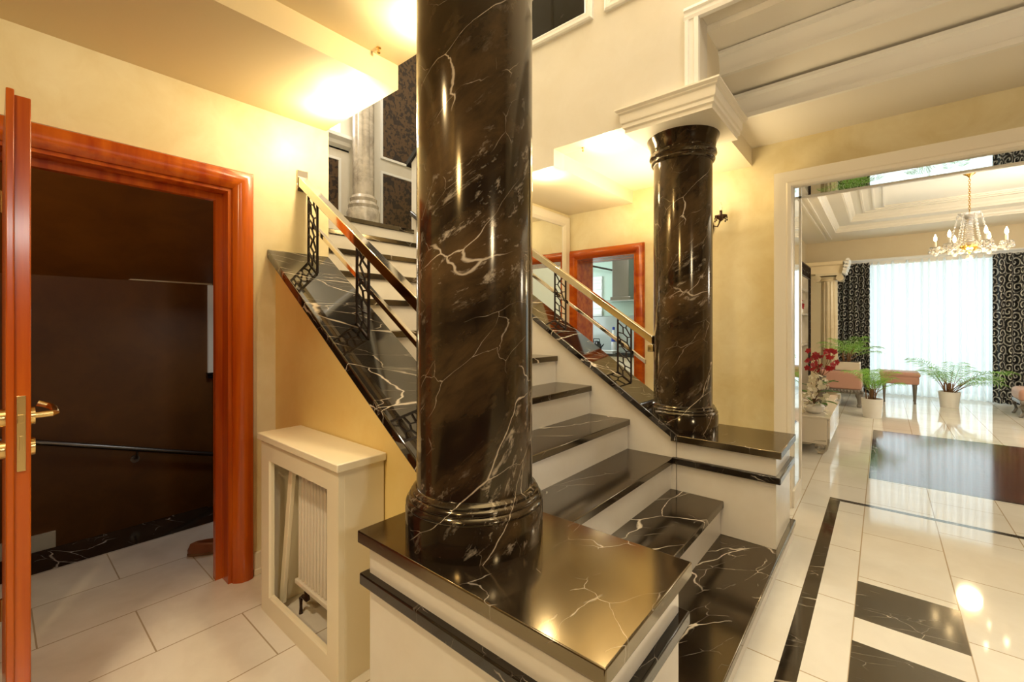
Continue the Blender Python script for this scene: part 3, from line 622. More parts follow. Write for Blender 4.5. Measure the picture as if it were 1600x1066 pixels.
# balustrades
def vor(seed, w, h, nx, nz):
    rnd = random.Random(seed); sites = []
    for j in range(nz):
        for i in range(nx):
            sites.append(((i + 0.5 + rnd.uniform(-0.28, 0.28) + (0.25 if j % 2 else -0.25)) * w / nx, (j + 0.5 + rnd.uniform(-0.32, 0.32)) * h / nz))
    E = {}
    for a in sites:
        poly = [(0, 0), (w, 0), (w, h), (0, h)]
        for c in sites:
            if c is a: continue
            mx, mz = (a[0] + c[0]) / 2, (a[1] + c[1]) / 2; nx_, nz_ = c[0] - a[0], c[1] - a[1]; out = []
            for i in range(len(poly)):
                p, q2 = poly[i], poly[(i + 1) % len(poly)]
                dp = (p[0] - mx) * nx_ + (p[1] - mz) * nz_; dq = (q2[0] - mx) * nx_ + (q2[1] - mz) * nz_
                if dp <= 0: out.append(p)
                if dp * dq < 0:
                    tt = dp / (dp - dq); out.append((p[0] + (q2[0] - p[0]) * tt, p[1] + (q2[1] - p[1]) * tt))
            poly = out
            if not poly: break
        for i in range(len(poly)):
            p, q2 = poly[i], poly[(i + 1) % len(poly)]
            if math.dist(p, q2) < 0.004: continue
            E[(round(p[0] + q2[0], 3), round(p[1] + q2[1], 3))] = (p, q2)
    return list(E.values())
def balustrade(label, y, xposts, xa, xb, endcol):
    t = thing('balustrade', label, 'railing', ((xa + xb) / 2, y, ptop((xa + xb) / 2)))
    off = 0.405
    # sheared square tube so the ends are plumb
    def rail(o, w, h):
        b = B(); b.prism([(xa, ptop(xa) + o), (xb, ptop(xb) + o), (xb, ptop(xb) + o + h), (xa, ptop(xa) + o + h)], 1, y - w / 2, y + w / 2); return b
    rail(off - 0.028, 0.05, 0.056).build('top_rail', 'chrome', t, bevel=0.003)
    b = B(); b.prism([(xa + 0.11, ptop(xa + 0.11) + 0.20), (xb - 0.06, ptop(xb - 0.06) + 0.20), (xb - 0.06, ptop(xb - 0.06) + 0.228), (xa + 0.11, ptop(xa + 0.11) + 0.228)], 1, y + 0.008, y + 0.030)
    b.build('lower_rail', 'chrome', t, bevel=0.002)
    for i, x in enumerate(xposts):
        w = 0.10; b = B(); zt = ptop(x) + off - 0.026
        def pt(u, v): # panel coordinates: u across along x, v up; bottom follows the slope
            zb = ptop(x - w / 2 + u) + 0.002; zz = ptop(x - w / 2 + u) + off - 0.022
            return (x - w / 2 + u, y - 0.004, zb + (zz - zb) * v / 0.38)
        for e in (((0, 0), (0, 0.38)), ((w, 0), (w, 0.38)), ((0, 0), (w, 0)), ((0, 0.38), (w, 0.38))):
            b.bar(pt(*e[0]), pt(*e[1]), 0.010, 0.010)
        for p, q2 in vor(11 + i, w, 0.38, 2, 8): b.bar(pt(*p), pt(*q2), 0.008, 0.0065)
        b.build('post_panel', 'iron', t)
    b = B(); b.box(xa, xa + 0.008, y - 0.03, y + 0.03, ptop(xa) + off - 0.06, ptop(xa) + off + 0.06)
    b.build('bracket', 'chrome', t, bevel=0.002)
    b = B(); b.box(xb - 0.03, xb + 0.008, y - 0.028, y + 0.028, ptop(xb) + off - 0.075, ptop(xb) + off - 0.028)
    b.build('bracket', 'chrome', t, bevel=0.002)
    return t
balustrade('polished metal railing with dark lattice posts on the left coping by the yellow wall', 1.13, [-2.36, -1.865, -1.37], -2.497, -1.17, True)
balustrade('polished metal railing with dark lattice posts on the right coping before the kitchen door', 2.85, [-2.41, -1.91, -1.375], -2.497, -1.168, True)

# ------------------------------------------------------------------ radiator and its cover
t = thing('radiator_cover', 'cream lacquered radiator cover with empty frame under the black coping', 'radiator cover', (-1.84, 0.89, 0))
b = B(); b.box(-2.19, -1.465, 0.785, 0.987, 0.775, 0.805); b.build('top_board', 'cover', t, bevel=0.004)
b = B(); b.box(-2.17, -2.15, 0.82, 0.985, 0, 0.775); b.build('side_panel', 'cover', t, bevel=0.002)
b = B(); b.box(-1.50, -1.48, 0.82, 0.985, 0, 0.775); b.build('side_panel', 'cover', t, bevel=0.002)
b = B(); b.frame((0, 0.82, 0), (1, 0, 0), (0, 0, 1), (0, -1, 0), -2.17, -1.48, 0.0, 0.775, [(0, 0), (0, 0.022), (0.082, 0.022), (0.088, 0.014), (0.088, 0)])
b.build('front_frame', 'cover', t)
t = thing('radiator', 'ribbed white panel radiator inside the cream cover', 'radiator', (-1.8, 0.92, 0.12))
b = B(); b.box(-2.03, -1.56, 0.925, 0.945, 0.14, 0.70)
b.build('back_panel', 'radiator', t)
for i in range(16):
    x = -2.02 + i * 0.029; b = B(); b.box(x, x + 0.019, 0.895, 0.925, 0.15, 0.69); b.build('rib', 'radiator', t, bevel=0.006)
for z_ in (0.69, 0.128):
    b = B(); b.box(-2.035, -1.555, 0.887, 0.95, z_, z_ + 0.022); b.build('rail', 'radiator', t, bevel=0.004)
b = B(); b.tube([(-2.0, 0.90, 0.0), (-2.0, 0.90, 0.07), (-1.98, 0.90, 0.085), (-1.94, 0.90, 0.085)], 0.009, 10); b.tube([(-1.94, 0.90, 0.085), (-1.94, 0.90, 0.13)], 0.012, 10); b.build('valve', 'bronze', t)
b = B(); b.bar((-2.105, 0.865, 0.03), (-1.99, 0.865, 0.735), 0.018, 0.036); 
tag(b.build('wooden_slat', 'cover', bevel=0.002), 'loose cream wooden slat leaning inside the radiator cover', 'slat')

# ------------------------------------------------------------------ wall mirror and kitchen doorway side
t = thing('wall_mirror', 'white framed mirror on the side wall at the top of the right railing', 'mirror', (-2.5, 3.2, 0.9))
b = B(); b.frame((-2.5, 0, 0), (0, 1, 0), (0, 0, 1), (1, 0, 0), 2.76, 3.86, 0.75, 2.40, [(0, 0), (0, 0.03), (0.02, 0.038), (0.05, 0.03), (0.075, 0.034), (0.10, 0.018), (0.105, 0.006), (0.105, 0)]); b.build('frame', 'trim', t)
b = B(); b.box(-2.499, -2.492, 2.84, 3.78, 0.83, 2.32); b.build('mirror_glass', 'mirror', t)

# sconce
t = thing('wall_sconce', 'dark bronze candle wall sconce with crystal drops behind the right column', 'wall lamp', (-1.08, 3.88, 2.10))
b = B(); b.ball((-1.12, 3.865, 2.11), 0.05, 16, 0, (1, 0.4, 1.4)); b.build('wall_plate', 'bronze', t)
for sx in (-1.26, -0.99):
    b = B(); b.tube([(-1.12, 3.85, 2.10), (-1.12 + (sx + 1.12) * 0.25, 3.80, 2.16), (-1.12 + (sx + 1.12) * 0.5, 3.77, 2.10), (-1.12 + (sx + 1.12) * 0.8, 3.77, 2.085), (sx, 3.77, 2.14)], 0.006, 8); a_ = b.build('arm', 'bronze', t)
    b = B(); b.lathe([(0.005, 2.125), (0.016, 2.14), (0.036, 2.152), (0.046, 2.168), (0.047, 2.172), (0.010, 2.165)], (sx, 3.77, 0), 24); b.build('drip_pan', 'bronze', a_)
    b = B(); b.lathe([(0.011, 2.165), (0.011, 2.212), (0.006, 2.213)], (sx, 3.77, 0), 14); b.build('candle_sleeve', 'bronze', a_)
    b = B(); b.lathe([(0.006, 2.21), (0.014, 2.23), (0.012, 2.25), (0.003, 2.28)], (sx, 3.77, 0), 12); b.build('bulb', 'vaseglass', a_)
    for i in range(6):
        a = 2 * PI * i / 6; b = B(); b.lathe([(0.001, 2.168), (0.006, 2.150), (0.002, 2.142), (0.007, 2.130), (0.001, 2.122)], (sx + 0.045 * math.cos(a), 3.77 + 0.045 * math.sin(a), 0), 8); b.build('crystal_drop', 'bronze', a_)

# spotlights under the two ceilings
def spot(x, y, z, label, pw):
    t = thing('ceiling_spotlight', label, 'spotlight', (x, y, z), 'spotlights along the ceiling edges')
    b = B(); b.lathe([(0.030, z), (0.030, z - 0.003), (0.025, z - 0.004), (0.024, z - 0.002)], (x, y, 0), 24); b.build('ring', 'trimw', t)
    b = B(); b.lathe([(0.023, z - 0.002), (0.023, z - 0.005)], (x, y, 0), 20); b.build('lens', 'spot', t)
    lamp('spot_light', 'POINT', (x, y, z - 0.09), pw, WARM, 0.03)
spot(-2.22, 1.15, 2.435, 'bright spotlight in the low entrance ceiling nearest the yellow wall corner', 7)
spot(-1.98, 1.17, 2.435, 'bright spotlight in the low entrance ceiling near its outer corner', 9)
spot(-1.45, 1.15, 2.55, 'bright spotlight in the higher entrance ceiling behind the foreground column', 9)
spot(-1.95, 2.72, 2.435, 'bright spotlight in the low passage ceiling beside the foreground column', 6)
spot(-1.45, 2.72, 2.55, 'bright spotlight in the higher passage ceiling beside the moulded block', 6)
for x, y, lab in ((-1.74, 1.13, 'small brass sensor on the entrance ceiling edge left of the large column'), (-1.62, 2.70, 'small brass sensor on the passage ceiling right of the large column')):
    t = thing('ceiling_sensor', lab, 'sensor', (x, y, 2.55))
    b = B(); b.lathe([(0.011, 2.55), (0.011, 2.546), (0.005, 2.543), (0.004, 2.530)], (x, y, 0), 16); b.build('mount', 'brass', t)
    b = B(); b.lathe([(0.008, 2.530), (0.008, 2.525), (0.003, 2.521)], (x, y, 0), 16); b.build('tip', 'brass', t)

# ------------------------------------------------------------------ arch opening to the living room
b = B(); b.box(-0.60, -0.488, 3.66, 4.02, 0, 2.385); b.box(-0.488, 2.7, 3.66, 4.02, 2.278, 2.385); b.box(2.6, 2.72, 3.66, 4.02, 0, 2.385)
struct(b.build('trim_8', 'trim', bevel=0.004, origin=(0, 3.8, 0)), 'cream boxed frame around the wide opening to the living room', 'door frame')
b = B(); b.frame((0, 3.66, 0), (1, 0, 0), (0, 0, 1), (0, -1, 0), -0.60, 2.72, 0.0, 2.385, [(0, 0), (0, 0.012), (0.02, 0.016), (0.075, 0.016), (0.085, 0.024), (0.105, 0.02), (0.112, 0.0)], openb=True)
struct(b.build('trim_9', 'trim'), 'cream flat architrave moulding on the face of the wide opening', 'moulding')
b = B(); b.box(-0.488, 2.6, 3.70, 3.99, 2.270, 2.278); b.box(-0.488, -0.482, 3.72, 3.98, 0.13, 2.270)
struct(b.build('trim_10', 'mirror', origin=(0, 3.85, 2.2)), 'mirror strips lining the inside of the wide opening', 'mirror lining')
b = B(); b.box(-0.488, -0.476, 3.66, 4.02, 0, 0.12); b.box(-0.488, -0.474, 3.985, 4.02, 0.12, 2.27); b.box(-0.488, 2.6, 3.985, 4.02, 2.262, 2.278)
struct(b.build('trim_11', 'trim', origin=(-0.48, 3.85, 0)), 'cream edge strips and skirting inside the wide opening', 'trim')

# ------------------------------------------------------------------ living room shell
b = B(); b.box(-1.35, -1.2, 4.02, 10.9, 0, 3.3)
struct(b.build('wall_living', 'living', origin=(0, 0, 0)), 'beige side wall of the living room behind the display unit', 'wall')
b = B(); b.box(-1.35, 5.0, 10.85, 11.0, 2.5, 3.3); b.box(-1.35, -0.35, 10.85, 11.0, 0, 2.5); b.box(1.62, 5.0, 10.85, 11.0, 0, 2.5)
struct(b.build('wall_window', 'living', origin=(0, 0, 0)), 'beige end wall of the living room around the curtained window', 'wall')
t = B(); t.frame((0, 10.9, 0), (1, 0, 0), (0, 0, 1), (0, -1, 0), -0.35, 1.62, 0.02, 2.5, [(0, -0.06), (0, 0.02), (0.06, 0.02), (0.06, -0.06)])
w = t.build('window_2', 'trimw'); struct(w, 'white framed window behind the sheer curtain', 'window')
q = B(); q.box(0.61, 0.66, 10.9, 10.95, 0.08, 2.44); q.build('window_mullion', 'trimw', w)
b = B()
b.box(-1.2, -0.66, 4.02, 10.85, 2.95, 3.3); b.box(-0.66, 5.0, 9.85, 10.85, 2.95, 3.3); b.box(-0.66, 5, 4.02, 4.7, 2.95, 3.3)
b.box(-0.66, -0.42, 4.7, 9.85, 3.05, 3.3); b.box(-0.42, 5.0, 9.5, 9.85, 3.05, 3.3); b.box(-0.42, 5.0, 4.7, 9.5, 3.16, 3.3)
struct(b.build('ceiling_living', 'trim', origin=(0, 0, 0)), 'cream stepped tray ceiling of the living room', 'ceiling')
cr = [(0, 0), (0, 0.10), (0.07, 0.10), (0.06, 0.08), (0.03, 0.06), (0.025, 0.03), (0.012, 0.02), (0.012, 0)]
b = B(); b.extr(cr, (-0.66, 4.7, 2.95), (-0.66, 9.85, 2.95), (1, 0, 0), (0, 0, 1)); b.extr(cr, (-0.66, 9.85, 2.95), (5.0, 9.85, 2.95), (0, -1, 0), (0, 0, 1))
b.extr(cr, (-0.42, 4.7, 3.06), (-0.42, 9.5, 3.06), (1, 0, 0), (0, 0, 1)); b.extr(cr, (-0.42, 9.5, 3.06), (5.0, 9.5, 3.06), (0, -1, 0), (0, 0, 1))
fl = [(0, 0), (0, 0.04), (0.03, 0.02), (0.035, 0)]
for x in (-0.86, -0.78): b.extr([(0, 0), (0, -0.02), (0.03, -0.02), (0.03, 0)], (x, 4.7, 2.95), (x, 10.5, 2.95), (1, 0, 0), (0, 0, 1))
for x in (-0.25, -0.12, 0.0): b.extr([(0, 0), (0, -0.016), (0.025, -0.016), (0.025, 0)], (x, 4.7, 3.16), (x, 9.3 - (x + 0.25), 3.16), (1, 0, 0), (0, 0, 1)); b.extr([(0, 0), (0, -0.016), (0.025, -0.016), (0.025, 0)], (x, 9.3 - (x + 0.25), 3.16), (5.0, 9.3 - (x + 0.25), 3.16), (0, -1, 0), (0, 0, 1))
struct(b.build('trim_12', 'trim', origin=(0, 7, 2.95)), 'stepped cornice mouldings of the living room tray ceiling', 'moulding')
b = B(); b.extr([(0, 0), (0, 0.12), (0.20, 0.12), (0.20, 0.10), (0.16, 0.07), (0.15, 0.02), (0.13, 0)], (-1.1, 10.85, 2.41), (5.0, 10.85, 2.41), (0, -1, 0), (0, 0, 1))
struct(b.build('trim_13', 'trimw'), 'white curtain cornice above the living room window', 'cornice')

def curtain(name, x0, x1, y, z0, z1, folds, amp, m, label, cat, group=None):
    nx = folds * 10; nz = 14; b = B(); vs = []; uv = []
    rnd = random.Random(int(x0 * 100)); ph = [rnd.uniform(0, 2) for _ in range(4)]
    for j in range(nz + 1):
        for i in range(nx + 1):
            u = i / nx; z = z0 + (z1 - z0) * j / nz
            yy = y + amp * math.sin(2 * PI * folds * u + 0.5 * math.sin(5 * u + ph[0])) + amp * 0.35 * math.sin(2 * PI * folds * 0.43 * u + ph[1] + 0.4 * z)
            vs.append((x0 + (x1 - x0) * u, yy, z)); uv.append((u * (x1 - x0) * 1.8, z))
    fs = [(j * (nx + 1) + i, j * (nx + 1) + i + 1, (j + 1) * (nx + 1) + i + 1, (j + 1) * (nx + 1) + i) for j in range(nz) for i in range(nx)]
    b.add(vs, fs); o = b.build(name, m, angle=180)
    ul = o.data.uv_layers.new(name='UV')
    for lp in o.data.loops: ul.data[lp.index].uv = uv[lp.vertex_index]
    return tag(o, label, cat, group)
curtain('sheer_curtain', -0.22, 1.42, 10.73, 0.015, 2.47, 17, 0.048, 'sheer', 'white translucent sheer curtain across the living room window', 'curtain')
curtain('scroll_curtain', -0.72, -0.18, 10.58, 0.015, 2.45, 6, 0.055, 'scroll', 'black curtain with pale scrolls on the left of the window', 'curtain', None)
curtain('scroll_curtain', 1.38, 2.05, 10.58, 0.015, 2.45, 6, 0.055, 'scroll', 'black curtain with pale scrolls on the right of the window', 'curtain', None)

# fluted pilaster column with scroll capital and entablature
t = thing('fluted_column', 'beige fluted marble column with scroll capital left of the living room window', 'column', (-0.725, 9.6, 0))
b = B(); b.lathe([(0.17, 0), (0.17, 0.08), (0.15, 0.10), (0.155, 0.14), (0.13, 0.17)], (-0.725, 9.6, 0), 48); b.build('base', 'beigemarble', t)
b = B(); b.lathe([(0.125, 0.17), (0.125, 0.2), (0.125, 1.2), (0.12, 2.02), (0.12, 2.06)], (-0.725, 9.6, 0), 96, flute=(12, 0.016, 0.18, 2.04)); b.build('shaft', 'beigemarble', t, angle=60)
b = B(); b.lathe([(0.12, 2.05), (0.14, 2.07), (0.13, 2.09), (0.16, 2.13)], (-0.725, 9.6, 0), 48); b.box(-0.91, -0.54, 9.42, 9.78, 2.15, 2.19)
for sx in (-0.885, -0.565):
    b.tube([(sx, 9.43, 2.105), (sx, 9.77, 2.105)], 0.055, 20)
    b.tube([(sx, 9.42, 2.105), (sx, 9.78, 2.105)], 0.02, 12)
b.build('capital', 'beigemarble', t)
b = B(); b.extr([(-0.17, 0), (-0.17, 0.13), (-0.20, 0.15), (-0.22, 0.20), (0.22, 0.20), (0.20, 0.15), (0.17, 0.13), (0.17, 0)], (-1.2, 9.6, 2.19), (-0.52, 9.6, 2.19), (0, 1, 0), (0, 0, 1))
struct(b.build('trim_14', 'living'), 'beige entablature beam over the fluted column', 'entablature')
b = B()
for i in range(5): b.tube([(-0.50 + 0.012 * i, 9.36, 2.20 + 0.05 * i), (-0.50 + 0.012 * i, 9.84, 2.20 + 0.05 * i)], 0.036 - 0.003 * abs(i - 2), 14)
struct(b.build('trim_15', 'trimw'), 'white scrolled end moulding of the entablature', 'moulding')

# display unit on the left living-room wall
t = thing('display_unit', 'white display shelving with dark lattice border on the living room side wall', 'display unit', (-1.08, 8.6, 0))
b = B(); b.box(-1.2, -1.17, 7.4, 9.25, 0.37, 2.28); b.box(-1.2, -1.0, 7.4, 7.43, 0.37, 2.28); b.box(-1.2, -0.98, 9.22, 9.25, 0.0, 2.28); b.build('back_panel', 'lacquer', t)
for z in (0.95, 1.45, 1.85):
    b = B(); b.box(-1.17, -0.98, 7.43, 9.22, z, z + 0.03); b.build('shelf', 'lacquer', t)
b = B(); rnd = random.Random(3)
def lat(y0, y1, z0, z1, ny, nz, sd):
    for e in (((0, 0), (y1 - y0, 0)), ((y1 - y0, 0), (y1 - y0, z1 - z0)), ((y1 - y0, z1 - z0), (0, z1 - z0)), ((0, z1 - z0), (0, 0))):
        b.bar((-0.97, y0 + e[0][0], z0 + e[0][1]), (-0.97, y0 + e[1][0], z0 + e[1][1]), 0.02, 0.012, (1, 0, 0))
    for p, q2 in vor(sd, y1 - y0, z1 - z0, ny, nz): b.bar((-0.97, y0 + p[0], z0 + p[1]), (-0.97, y0 + q2[0], z0 + q2[1]), 0.016, 0.009, (1, 0, 0))
lat(7.4, 9.25, 2.08, 2.28, 14, 2, 5); lat(9.08, 9.25, 0.4, 2.08, 2, 14, 6); b.build('lattice', 'iron', t)
# tv cabinet, two sections
def cabinet(y0, y1, xf, zt, label):
    t = thing('low_cabinet', label, 'cabinet', (-0.78, (y0 + y1) / 2, 0))
    b = B(); b.box(-1.16, xf - 0.02, y0, y1, 0.10, zt - 0.02); b.build('carcass', 'lacquer', t, bevel=0.003)
    b = B(); b.box(-1.17, xf + 0.005, y0 - 0.01, y1 + 0.01, zt - 0.02, zt); b.build('top', 'lacquer', t, bevel=0.004)
    n = 2
    for i in range(n):
        a = y0 + 0.02 + (y1 - y0 - 0.04) * i / n; c = y0 + 0.02 + (y1 - y0 - 0.04) * (i + 1) / n - 0.008
        b = B(); b.box(xf - 0.02, xf, a, c, 0.12, zt - 0.03); d = b.build('door', 'lacquer', t, bevel=0.004)
    for yy in (y0 + 0.012, y1 - 0.012):
        b = B()
        pts = []
        for k_ in range(26):
            a = k_ / 25 * 2.3 * 2 * PI; r = 0.052 * (1 - k_ / 30); pts.append((xf - 0.08 + r * math.cos(a - 0.5), yy, 0.062 + r * math.sin(a - 0.5)))
        b.tube(pts, 0.011, 8)
        b.tube([(xf - 0.01, yy, 0.16), (xf - 0.028, yy, 0.06), (xf - 0.06, yy, 0.013), (xf - 0.10, yy, 0.013)], 0.013, 8)
        b.tube([(xf - 0.03, yy, 0.14), (xf - 0.12, yy, 0.13), (xf - 0.17, yy, 0.09), (xf - 0.24, yy, 0.088), (xf - 0.34, yy, 0.10)], 0.015, 8, r1=0.007)
        b.build('carved_foot', 'carved', t)
        b = B(); b.box(-1.12, -1.06, yy - 0.01, yy + 0.03 if yy < (y0 + y1) / 2 else yy, 0, 0.11); b.build('leg', 'lacquer', t)
    return t
cabinet(5.35, 6.55, -0.40, 0.375, 'glossy beige low cabinet with carved silver feet nearest the wide opening')
cabinet(6.60, 7.35, -0.46, 0.345, 'farther glossy beige low cabinet section toward the fluted column')

# flowers on the cabinet
def petals(b, c, r, n=5, tilt=0.4, rnd=random):
    ax = Vector((rnd.uniform(-1, 1), rnd.uniform(-1.4, 0.2), rnd.uniform(-0.2, 1))).normalized()
    s1 = ax.orthogonal().normalized(); s2 = ax.cross(s1); ph = rnd.uniform(0, 6)
    for i in range(n):
        a = ph + 2 * PI * i / n; d = s1 * math.cos(a) + s2 * math.sin(a); e = s2 * math.cos(a) - s1 * math.sin(a)
        C = Vector(c); w = r * 0.55
        b.add([C, C + d * r * 0.5 + e * w * 0.8 + ax * r * 0.15, C + d * r + e * w * 0.3 + ax * r * 0.12, C + d * r - e * w * 0.3 + ax * r * 0.12, C + d * r * 0.5 - e * w * 0.8 + ax * r * 0.15], [(0, 1, 2, 3, 4)])
    b.ball(c, r * 0.18, 6)
def leaf(b, p0, d, ln, w, droop):
    p0 = Vector(p0); d = Vector(d).normalized(); s = d.cross(Vector((0, 0, 1))).normalized(); vs = []; n = 7
    for i in range(n + 1):
        t = i / n; p = p0 + d * ln * t + Vector((0, 0, -droop * ln * t * t)); ww = w * math.sin(PI * (0.08 + 0.9 * t)) ** 0.8
        vs += [p - s * ww, p + Vector((0, 0, -0.15 * w)), p + s * ww]
    fs = [(i * 3 + k, i * 3 + k + 1, i * 3 + k + 4, i * 3 + k + 3) for i in range(n) for k in range(2)]; b.add(vs, fs)
rnd = random.Random(21)
t = thing('orchid_arrangement', 'cream flower arrangement with broad green leaves on the near low cabinet', 'flowers', (-0.55, 5.55, 0.375))
b = B(); b.lathe([(0.05, 0.375), (0.085, 0.40), (0.095, 0.45), (0.08, 0.47)], (-0.55, 5.55, 0), 24); b.build('bowl', 'pot', t)
b = B(); sb = B()
for i in range(70):
    a = rnd.uniform(0, 2 * PI); h = rnd.uniform(0.0, 1.0); rr = 0.15 * math.sqrt(rnd.random()) * (1.15 - 0.6 * h)
    c = (-0.57 + rr * math.cos(a) + 0.06 * h, 5.52 + rr * math.sin(a), 0.38 + 0.38 * h); petals(b, c, 0.026, 5, 0.4, rnd)
    if i % 4 == 0: sb.tube([(-0.55, 5.55, 0.46), (c[0] * 0.5 - 0.275, c[1] * 0.5 + 2.775, (c[2] + 0.5) / 2), c], 0.003, 5)
b.build('blossom', 'petalw', t); sb.build('stem', 'stem', t)
b = B()
for a, z, ln, dr in ((0.2, 0.60, 0.17, 0.3), (-0.5, 0.50, 0.16, 0.35), (0.9, 0.66, 0.18, 0.1), (-1.1, 0.48, 0.17, 0.35), (2.5, 0.58, 0.16, 0.3), (1.8, 0.50, 0.15, 0.4), (-0.1, 0.70, 0.15, 0.2), (3.6, 0.66, 0.16, 0.2)):
    leaf(b, (-0.55 + 0.04 * math.cos(a), 5.53, z), (math.cos(a), math.sin(a) * 0.7, 0.35), ln * 1.2, 0.038, dr)
b.build('leaf', 'leaf', t)
t = thing('red_flower_vase', 'tall vase with dark red flowers behind the cream arrangement', 'flowers', (-0.53, 6.05, 0.375))
b = B(); b.lathe([(0.05, 0.375), (0.045, 0.40), (0.03, 0.55), (0.035, 0.68), (0.05, 0.72)], (-0.53, 6.05, 0), 24); b.build('vase', 'silverwood', t)
b = B(); sb = B()
for i in range(38):
    a = rnd.uniform(0, 2 * PI); h = rnd.random(); rr = 0.15 * math.sqrt(rnd.random())
    c = (-0.53 + rr * math.cos(a), 6.05 + rr * math.sin(a), 0.80 + 0.24 * h - rr * 0.3); petals(b, c, 0.034, 5, 0.4, rnd)
    if i % 3 == 0: sb.tube([(-0.53, 6.05, 0.70), c], 0.003, 5)
b.build('blossom', 'petalr', t); sb.build('stem', 'stem', t)
t = thing('shelf_flowers', 'small red flowers standing on the display unit shelf', 'flowers', (-1.05, 8.7, 1.48))
b = B()
for i in range(10): petals(b, (-1.05 + rnd.uniform(-.05, .05), 8.7 + rnd.uniform(-.12, .12), 1.60 + rnd.uniform(-.06, .1)), 0.035, 5, .4, rnd)
b.build('blossom', 'petalr', t); b = B(); b.lathe([(0.03, 1.48), (0.04, 1.50), (0.025, 1.58)], (-1.05, 8.7, 0), 16); b.build('vase', 'pot', t)

# palms
def palm_foliage(c, z0, nf, ln, spread, seed, stems, lean=(0, 0)):
    rnd = random.Random(seed); fb = B(); sb = B()
    for i in range(nf):
        a = 2 * PI * i / nf + rnd.uniform(-0.35, 0.35); el = rnd.uniform(0.75, 1.42); l = ln * rnd.uniform(0.7, 1.1)
        base = Vector((c[0] + rnd.uniform(-0.05, 0.05), c[1] + rnd.uniform(-0.05, 0.05), z0))
        d = Vector((math.cos(a) * math.cos(el) * spread + lean[0], math.sin(a) * math.cos(el) * spread + lean[1], math.sin(el))).normalized(); pts = []
        n = 12
        for j in range(n + 1):
            t = j / n; pts.append(base + d * l * t + Vector((math.cos(a) * 0.18 * l * t * t, math.sin(a) * 0.18 * l * t * t, -0.34 * l * t * t * t)))
        sb.tube(pts[:7], 0.006, 6, r1=0.003); fb.tube(pts[6:], 0.003, 5, r1=0.001)
        for j in range(6, 18):
            t = (j - 0.3) / 18; k = min(int(t * n), n - 1); p = pts[k].lerp(pts[k + 1], t * n - k); tg = (pts[k + 1] - pts[k]).normalized()
            sd = tg.cross(Vector((0, 0, 1)));
            if sd.length < 0.05: sd = Vector((1, 0, 0))
            sd.normalize(); ll = l * 0.36 * math.sin(PI * (0.18 + 0.80 * (t - 0.33) / 0.67)) ** 0.7
            for s_ in (-1, 1):
                dd = (sd * s_ * 0.8 + tg * 0.65 + Vector((0, 0, 0.12))).normalized(); w = tg * 0.005
                m_ = p + dd * ll * 0.5 + Vector((0, 0, -0.02 * ll)); e_ = p + dd * ll + Vector((0, 0, -0.35 * ll))
                fb.add([p - w * 0.5, p + w * 0.5, m_ + w, m_ - w, e_], [(0, 1, 2, 3), (3, 2, 4)])
    for i in range(stems):
        a = rnd.uniform(0, 6.28); r = rnd.uniform(0.01, 0.07)
        sb.tube([(c[0] + r * math.cos(a), c[1] + r * math.sin(a), z0 - 0.03), (c[0] + r * 1.15 * math.cos(a), c[1] + r * 1.15 * math.sin(a), z0 + 0.16)], 0.010, 7, r1=0.006)
    return fb, sb
def potted(c, r, h, nf, ln, spread, seed, label, lean=(0, 0)):
    t = thing('potted_palm', label, 'plant', (c[0], c[1], 0), None)
    b = B(); b.lathe([(r * 0.82, 0), (r, h), (r * 0.93, h), (r * 0.90, h - 0.03)], (c[0], c[1], 0), 40); b.build('pot', 'pot', t)
    b = B(); b.lathe([(r * 0.9, h - 0.05), (r * 0.9, h - 0.028)], (c[0], c[1], 0), 24); b.build('soil', 'soil', t)
    f, s_ = palm_foliage(c, h - 0.03, nf, ln, spread, seed, 9, lean)
    f.build('foliage', 'palm', t, angle=80); s_.build('stem', 'stem', t)
potted((-0.113, 7.95), 0.122, 0.265, 11, 0.62, 0.55, 4, 'small palm with thin fronds in a white pot before the pink bench', (0.1, 0))
potted((0.80, 9.70), 0.13, 0.245, 19, 0.82, 1.15, 9, 'wide leafy palm in a white pot by the window right of the stool', (0.12, 0))

# upholstered bench with planter
def turned_leg(b, x, y, z0, z1, r):
    H = z1 - z0
    b.lathe([(r * 0.55, z0), (r * 0.7, z0 + 0.04 * H), (r * 0.5, z0 + 0.08 * H), (r * 0.9, z0 + 0.7 * H), (r * 1.15, z0 + 0.86 * H), (r * 0.9, z0 + 0.9 * H), (r * 1.2, z0 + 0.95 * H), (r * 1.2, z1)], (x, y, 0), 20)
t = thing('stool', 'dusty pink upholstered stool with four silver turned legs before the window', 'stool', (0.21, 9.87, 0))
b = B(); b.box(-0.03, 0.455, 9.64, 10.10, 0.315, 0.45); b.build('apron', 'pink', t, bevel=0.03, seg=4)
b = B(); b.box(-0.045, 0.47, 9.625, 10.115, 0.43, 0.515); b.build('cushion', 'pink', t, bevel=0.04, seg=5)
for x, y in ((0.02, 9.69), (0.405, 9.69), (0.02, 10.05), (0.405, 10.05)):
    b = B(); turned_leg(b, x, y, 0, 0.32, 0.024); b.build('leg', 'silverwood', t)
t = thing('bench', 'dusty pink bench with dark carved base beside the fluted column', 'bench', (-0.52, 8.95, 0))
b = B(); b.box(-0.80, -0.25, 8.70, 9.25, 0.27, 0.56); b.build('seat', 'pink', t, bevel=0.03, seg=4)
b = B(); b.box(-0.81, -0.24, 8.69, 9.26, 0.215, 0.275)
for i in range(14): b.ball((-0.79 + i * 0.042, 8.688, 0.245), 0.022, 8)
b.build('carved_rail', 'silverwood', t, bevel=0.008)
